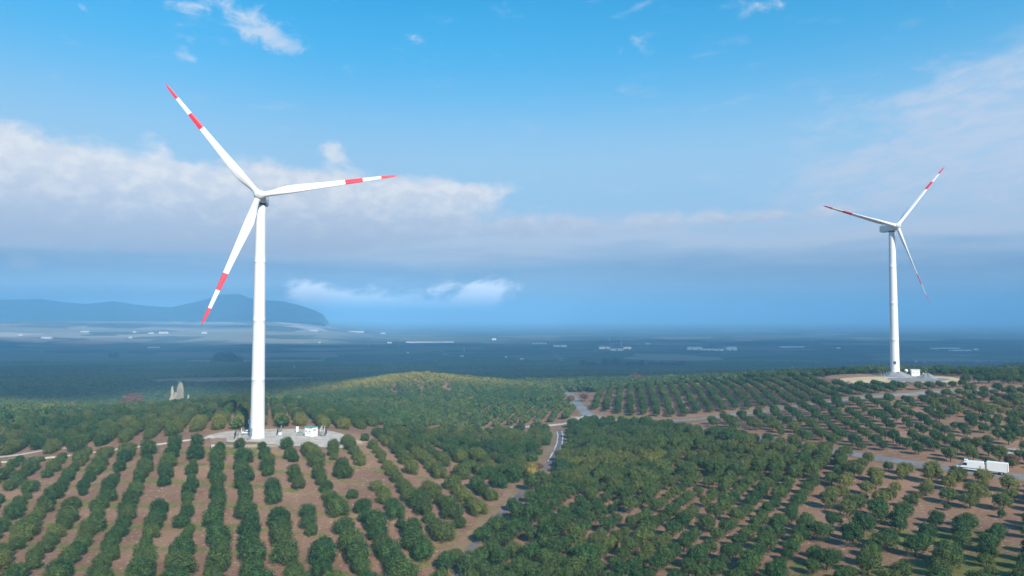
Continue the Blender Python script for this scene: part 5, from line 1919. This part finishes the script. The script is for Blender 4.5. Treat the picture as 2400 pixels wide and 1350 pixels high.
# ---------------------------------------------------------------- far buildings, sheds and greenhouses
BLD = [  # px centre, base py, width px, height px, roof, label
    (545, 842, 15, 5, 'pale', 'small white barn on the plain right of the dark tree clumps'),
    (110, 793.5, 23, 4, 'pale', 'long pale shed in the dark strip of farmland at far left'),
    (306, 793, 6, 4, 'pale', 'small bright hut at the right end of the dark farmland strip'),
    (48, 786.5, 7, 3, 'pale', 'small white farmhouse at far left below the mountains'),
    (200, 778.5, 18, 3, 'pale', 'white farm shed below the sandy cuttings at left'),
    (315, 779.5, 7, 3, 'pale', 'little pale hut on the bright farmland, left of the two sheds'),
    (354, 782, 11, 3, 'pale', 'left one of two pale sheds on the bright farmland'),
    (384, 781.5, 20, 4, 'pale', 'right and longer one of two pale sheds on the bright farmland'),
    (479, 782, 12, 4, 'pale', 'pale shed below the tip of the lowest blade'),
    (360, 815.5, 26, 2.6, 'pale', 'long low greenhouse on the dark plain left of the near tower'),
    (65, 890, 3, 3.4, 'pale', 'tiny white hut among olive groves at far left'),
    (749, 804, 4, 3, 'pale', 'tiny white hut just right of the near tower on the plain'),
    (913, 804.5, 9, 4, 'brown', 'pale farmhouse left of the long white greenhouse'),
    (960, 803.2, 16, 2.6, 'pale', 'short white greenhouse at the left end of the long one'),
    (1014, 803, 98, 3.0, 'pale', 'very long narrow white greenhouse on the plain'),
    (956, 828, 4, 3, 'pale', 'tiny white hut below the long white greenhouse'),
    (1083, 836, 8, 4, 'brown', 'small white farmhouse on the dark plain in the middle'),
    (1186, 838, 4, 3.5, 'pale', 'tiny white hut in the middle of the dark plain'),
    (1158, 797, 9, 4, 'pale', 'white block on the hazy horizon behind the greenhouse'),
    (1223, 842, 9, 3.5, 'brown', 'low house with pinkish roof on the plain'),
    (1264, 806, 34, 5, 'brown', 'pale sheds with brown roofs on the hazy plain, left of the factories'),
    (1313, 813, 30, 7, 'brown', 'white factory hall with brown roof left of the largest works'),
    (1420, 818, 32, 8, 'brown', 'left hall of the large white works in the middle of the plain'),
    (1445, 822, 30, 9, 'brown', 'front hall of the large white works in the middle of the plain'),
    (1470, 818, 18, 7, 'brown', 'right hall of the large white works in the middle of the plain'),
    (1519, 807, 10, 5, 'brown', 'small white shed with brown roof right of the large works'),
    (1628, 820, 34, 7, 'pale', 'long blue white hall, leftmost of the right hand works'),
    (1660, 821, 26, 4, 'pale', 'low connecting shed inside the right hand works'),
    (1684, 822, 22, 7, 'brown', 'middle white hall of the right hand works'),
    (1714, 821, 24, 8, 'pale', 'rightmost white hall of the right hand works'),
    (1855, 814, 54, 2.4, 'pale', 'long thin white greenhouse on the hazy plain left of the far tower'),
    (1965, 817, 8, 2.6, 'pale', 'pale shed on the hazy plain just left of the far tower'),
    (2190, 818, 16, 4, 'brown', 'pale farm shed on the hazy plain right of the far tower'),
    (2222, 817, 50, 2.2, 'pale', 'thin white greenhouse right of the far tower'),
    (2250, 822, 46, 2.2, 'pale', 'nearer thin white greenhouse right of the far tower'),
    (2287, 821, 9, 4, 'pale', 'pale square barn far out at right'),
    (2147, 849, 5, 3, 'pale', 'tiny white hut on the plain right above the far kiosk'),
    (1858, 864, 3, 4.5, 'pale', 'tiny white hut at the edge of the groves left of the far tower'),
    (735, 776, 18, 3, 'pale', 'small pale sheds on the bright farmland under the low cloud, left one'),
    (835, 779, 34, 3.5, 'pale', 'long pale sheds on the bright farmland under the low cloud'),
    (898, 783, 10, 3, 'pale', 'small pale shed at the right end of the bright farmland'),
]
for px, py, wpx, hpx, rf, lb in BLD:
    q = ground_at(px, py, near=300, far=9000)
    Yd = q[1]
    w_, h_ = wpx / F * Yd, hpx / F * Yd
    rt = empty('farm_building' if wpx < 25 else 'industrial_hall', q, R(rng.uniform(-7, 7)))
    tag(rt, lb, 'building')
    dp = max(w_ * 0.35, h_ * 1.2)
    eh = h_ * 0.68
    MB().prism([(-dp / 2, -2), (dp / 2, -2), (dp / 2, eh), (0, h_ * 0.97), (-dp / 2, eh)], -w_ / 2, w_ / 2).build('wall', M['white_wall'], rt)
    k = h_ * 0.04
    MB().prism([(-dp / 2 * 1.05, eh - k), (-dp / 2 * 1.05, eh), (0, h_ + k), (dp / 2 * 1.05, eh), (dp / 2 * 1.05, eh - k), (0, h_)], -w_ / 2 * 1.01, w_ / 2 * 1.01).build('roof', M['pale_roof' if rf == 'pale' else 'brown_roof'], rt)
    nd = max(1, int(w_ / (h_ * 2.2)))
    for i in range(min(nd, 5)):
        xo = (-0.5 + (i + 0.5) / min(nd, 5)) * w_
        MB().box((xo, -dp / 2 - 0.06, eh * 0.32), (h_ * 0.32, 0.12, eh * 0.62)).build('door', M['dark_metal'], rt)
# chimneys and pylon
for px, py, hpx, lb in [(1456, 815, 24, 'tall pale chimney rising from the large white works'), (1428, 799, 9, 'short thin mast behind the large white works'), (1697, 820, 12, 'thin chimney in the middle of the right hand works')]:
    q = ground_at(px, py, near=300, far=9000)
    h_ = hpx / F * q[1]
    rt = empty('chimney', q)
    tag(rt, lb, 'chimney')
    MB().tube([(0, 0, -1), (0, 0, h_ * 0.5), (0, 0, h_)], [1.9, 1.5, 1.2], 14).build('stack', M['concrete'], rt)
    MB().tube([(0, 0, h_ * 0.96), (0, 0, h_ + 0.5)], 1.6, 14).build('rim', M['grey_metal'], rt)


def pylon(px, py, hpx, lb):
    q = ground_at(px, py, near=300, far=9000)
    h_ = hpx / F * q[1]
    rt = empty('pylon', q, 0.4)
    tag(rt, lb, 'pylon', 'power pylons on the plain')
    mb = MB()
    b = h_ * 0.12
    for sx in (-1, 1):
        for sy in (-1, 1):
            mb.tube([(sx * b, sy * b, -0.5), (sx * b * 0.35, sy * b * 0.35, h_ * 0.6), (sx * b * 0.12, sy * b * 0.12, h_)], 0.22, 4)
    for k in range(7):
        z0, z1 = h_ * k / 8, h_ * (k + 1) / 8
        w0, w1 = b * (1 - 0.65 * min(1, z0 / h_ / 0.6)), b * (1 - 0.65 * min(1, z1 / h_ / 0.6))
        for s in (-1, 1):
            mb.tube([(-w0, s * w0, z0), (w1, s * w1, z1)], 0.13, 3)
            mb.tube([(w0, s * w0, z0), (-w1, s * w1, z1)], 0.13, 3)
            mb.tube([(s * w0, -w0, z0), (s * w1, w1, z1)], 0.13, 3)
    mb.build('tower', M['grey_metal'], rt)
    for z in (0.68, 0.82, 0.94):
        MB().tube([(-h_ * 0.13, 0, h_ * z), (0, 0, h_ * (z + 0.02)), (h_ * 0.13, 0, h_ * z)], 0.2, 4).build('crossarm', M['grey_metal'], rt)


pylon(2168, 855, 15, 'lattice power pylon on the plain right of the far tower')
pylon(865, 812, 11, 'lattice power pylon on the plain, left one right of the near tower')
pylon(934, 816, 10, 'lattice power pylon on the plain below the long greenhouse')
pylon(1088, 824, 9, 'lattice power pylon on the plain right of the long greenhouse')
pylon(690, 866, 11, 'lattice power pylon nearest to the near tower on the dark plain')

# ---------------------------------------------------------------- unseen cloud deck added high overhead, its outline cut to shade the plain
ALT = 3000.0
sh = np.array([-sv.x, -sv.y]) / sv.z * ALT           # how far its shadow falls from it


def shade_mask(x, y):
    a_ = x / np.maximum(y, 1)
    n1_ = (vnoise(x, y, 420, 51) - 0.5) + 0.5 * (vnoise(x, y, 150, 52) - 0.5)
    m1 = sstep(y + n1_ * 90 + 190 * sstep(-a_, 0.18, 0.26), 650, 720)
    m1 = m1 * (1 - sstep(y + n1_ * 500 - 500 * sstep(a_, -0.22, 0.15), 3000, 3500))
    hills_ = sstep(y + n1_ * 300, 6000, 6300) * (1 - sstep(y, 8200, 8800)) * sstep(-a_ + n1_ * 0.05, 0.22, 0.3)
    m1 = np.maximum(m1, hills_)
    for bx0, by0, br in ((-262, 560, 42), (410, 2800, 240), (810, 2830, 260), (170, 3450, 240), (-400, 3600, 300), (60, 2900, 120)):  # gaps cut so sun reaches the poplars and the works
        m1 = m1 * (1 - 0.9 * np.exp(-((x - bx0) / br) ** 2 - ((y - by0) / 130) ** 2))
    face = np.exp(-((x + 55) / 60) ** 2 - ((y - 450) / 52) ** 2) * 1.2  # extra lobe shaped to shade the face of the middle hill
    return np.maximum(m1, face)


st_ = 45.0
cxs = np.arange(-8200, 8200, st_)
cys = np.arange(350, 10600, st_)
CX, CY = np.meshgrid(cxs, cys, indexing='ij')
MK = shade_mask(CX, CY)
MK = np.where(np.abs(CX) > CY * 0.95 + 700, 0, MK)
ins = MK > 0.5
idx = -np.ones(CX.shape, int)
idx[ins] = np.arange(ins.sum())
nc = int(ins.sum())
bx_, by_ = CX[ins] - sh[0], CY[ins] - sh[1]
th = 40 + 120 * np.clip(MK[ins] - 0.5, 0, 0.5) * 2 * (0.4 + vnoise(bx_, by_, 260, 61) + 0.5 * vnoise(bx_, by_, 90, 62))
lo_ = np.stack([bx_, by_, ALT - 30 * vnoise(bx_, by_, 160, 63)], 1)
hi_ = np.stack([bx_, by_, ALT + th], 1)
q00, q10, q11, q01 = idx[:-1, :-1], idx[1:, :-1], idx[1:, 1:], idx[:-1, 1:]
ok = (q00 >= 0) & (q10 >= 0) & (q11 >= 0) & (q01 >= 0)
qd = np.stack([q00[ok], q10[ok], q11[ok], q01[ok]], 1)
ed = {}
for k in range(4):
    for a, b in zip(qd[:, k], qd[:, (k + 1) % 4]):
        if (b, a) in ed:
            del ed[(b, a)]
        else:
            ed[(a, b)] = 1
rim = np.array([(a, b, b + nc, a + nc) for a, b in ed])
cm, n = material('shade_cloud')
d1_ = n.node('ShaderNodeBsdfDiffuse')
d1_.inputs[0].default_value = (0.9, 0.9, 0.9, 1)
t1_ = n.node('ShaderNodeBsdfTranslucent')
t1_.inputs[0].default_value = (0.36, 0.47, 0.58, 1)
tr_ = n.node('ShaderNodeBsdfTransparent')
ma = n.node('ShaderNodeMixShader')
ma.inputs[0].default_value = 0.5
n.put(ma.inputs[1], d1_.outputs[0])
n.put(ma.inputs[2], t1_.outputs[0])
mb2 = n.node('ShaderNodeMixShader')
mb2.inputs[0].default_value = 0.38
n.put(mb2.inputs[1], ma.outputs[0])
n.put(mb2.inputs[2], tr_.outputs[0])
mo = n.node('ShaderNodeOutputMaterial')
n.put(mo.inputs[0], mb2.outputs[0])
cloud = link('cloud', mesh_from('cloud', np.concatenate([lo_, hi_]), np.concatenate([qd[:, ::-1], qd + nc, rim]), [cm], smooth=True))  # added out of view, only to cast shade
tag(cloud, kind='stuff')
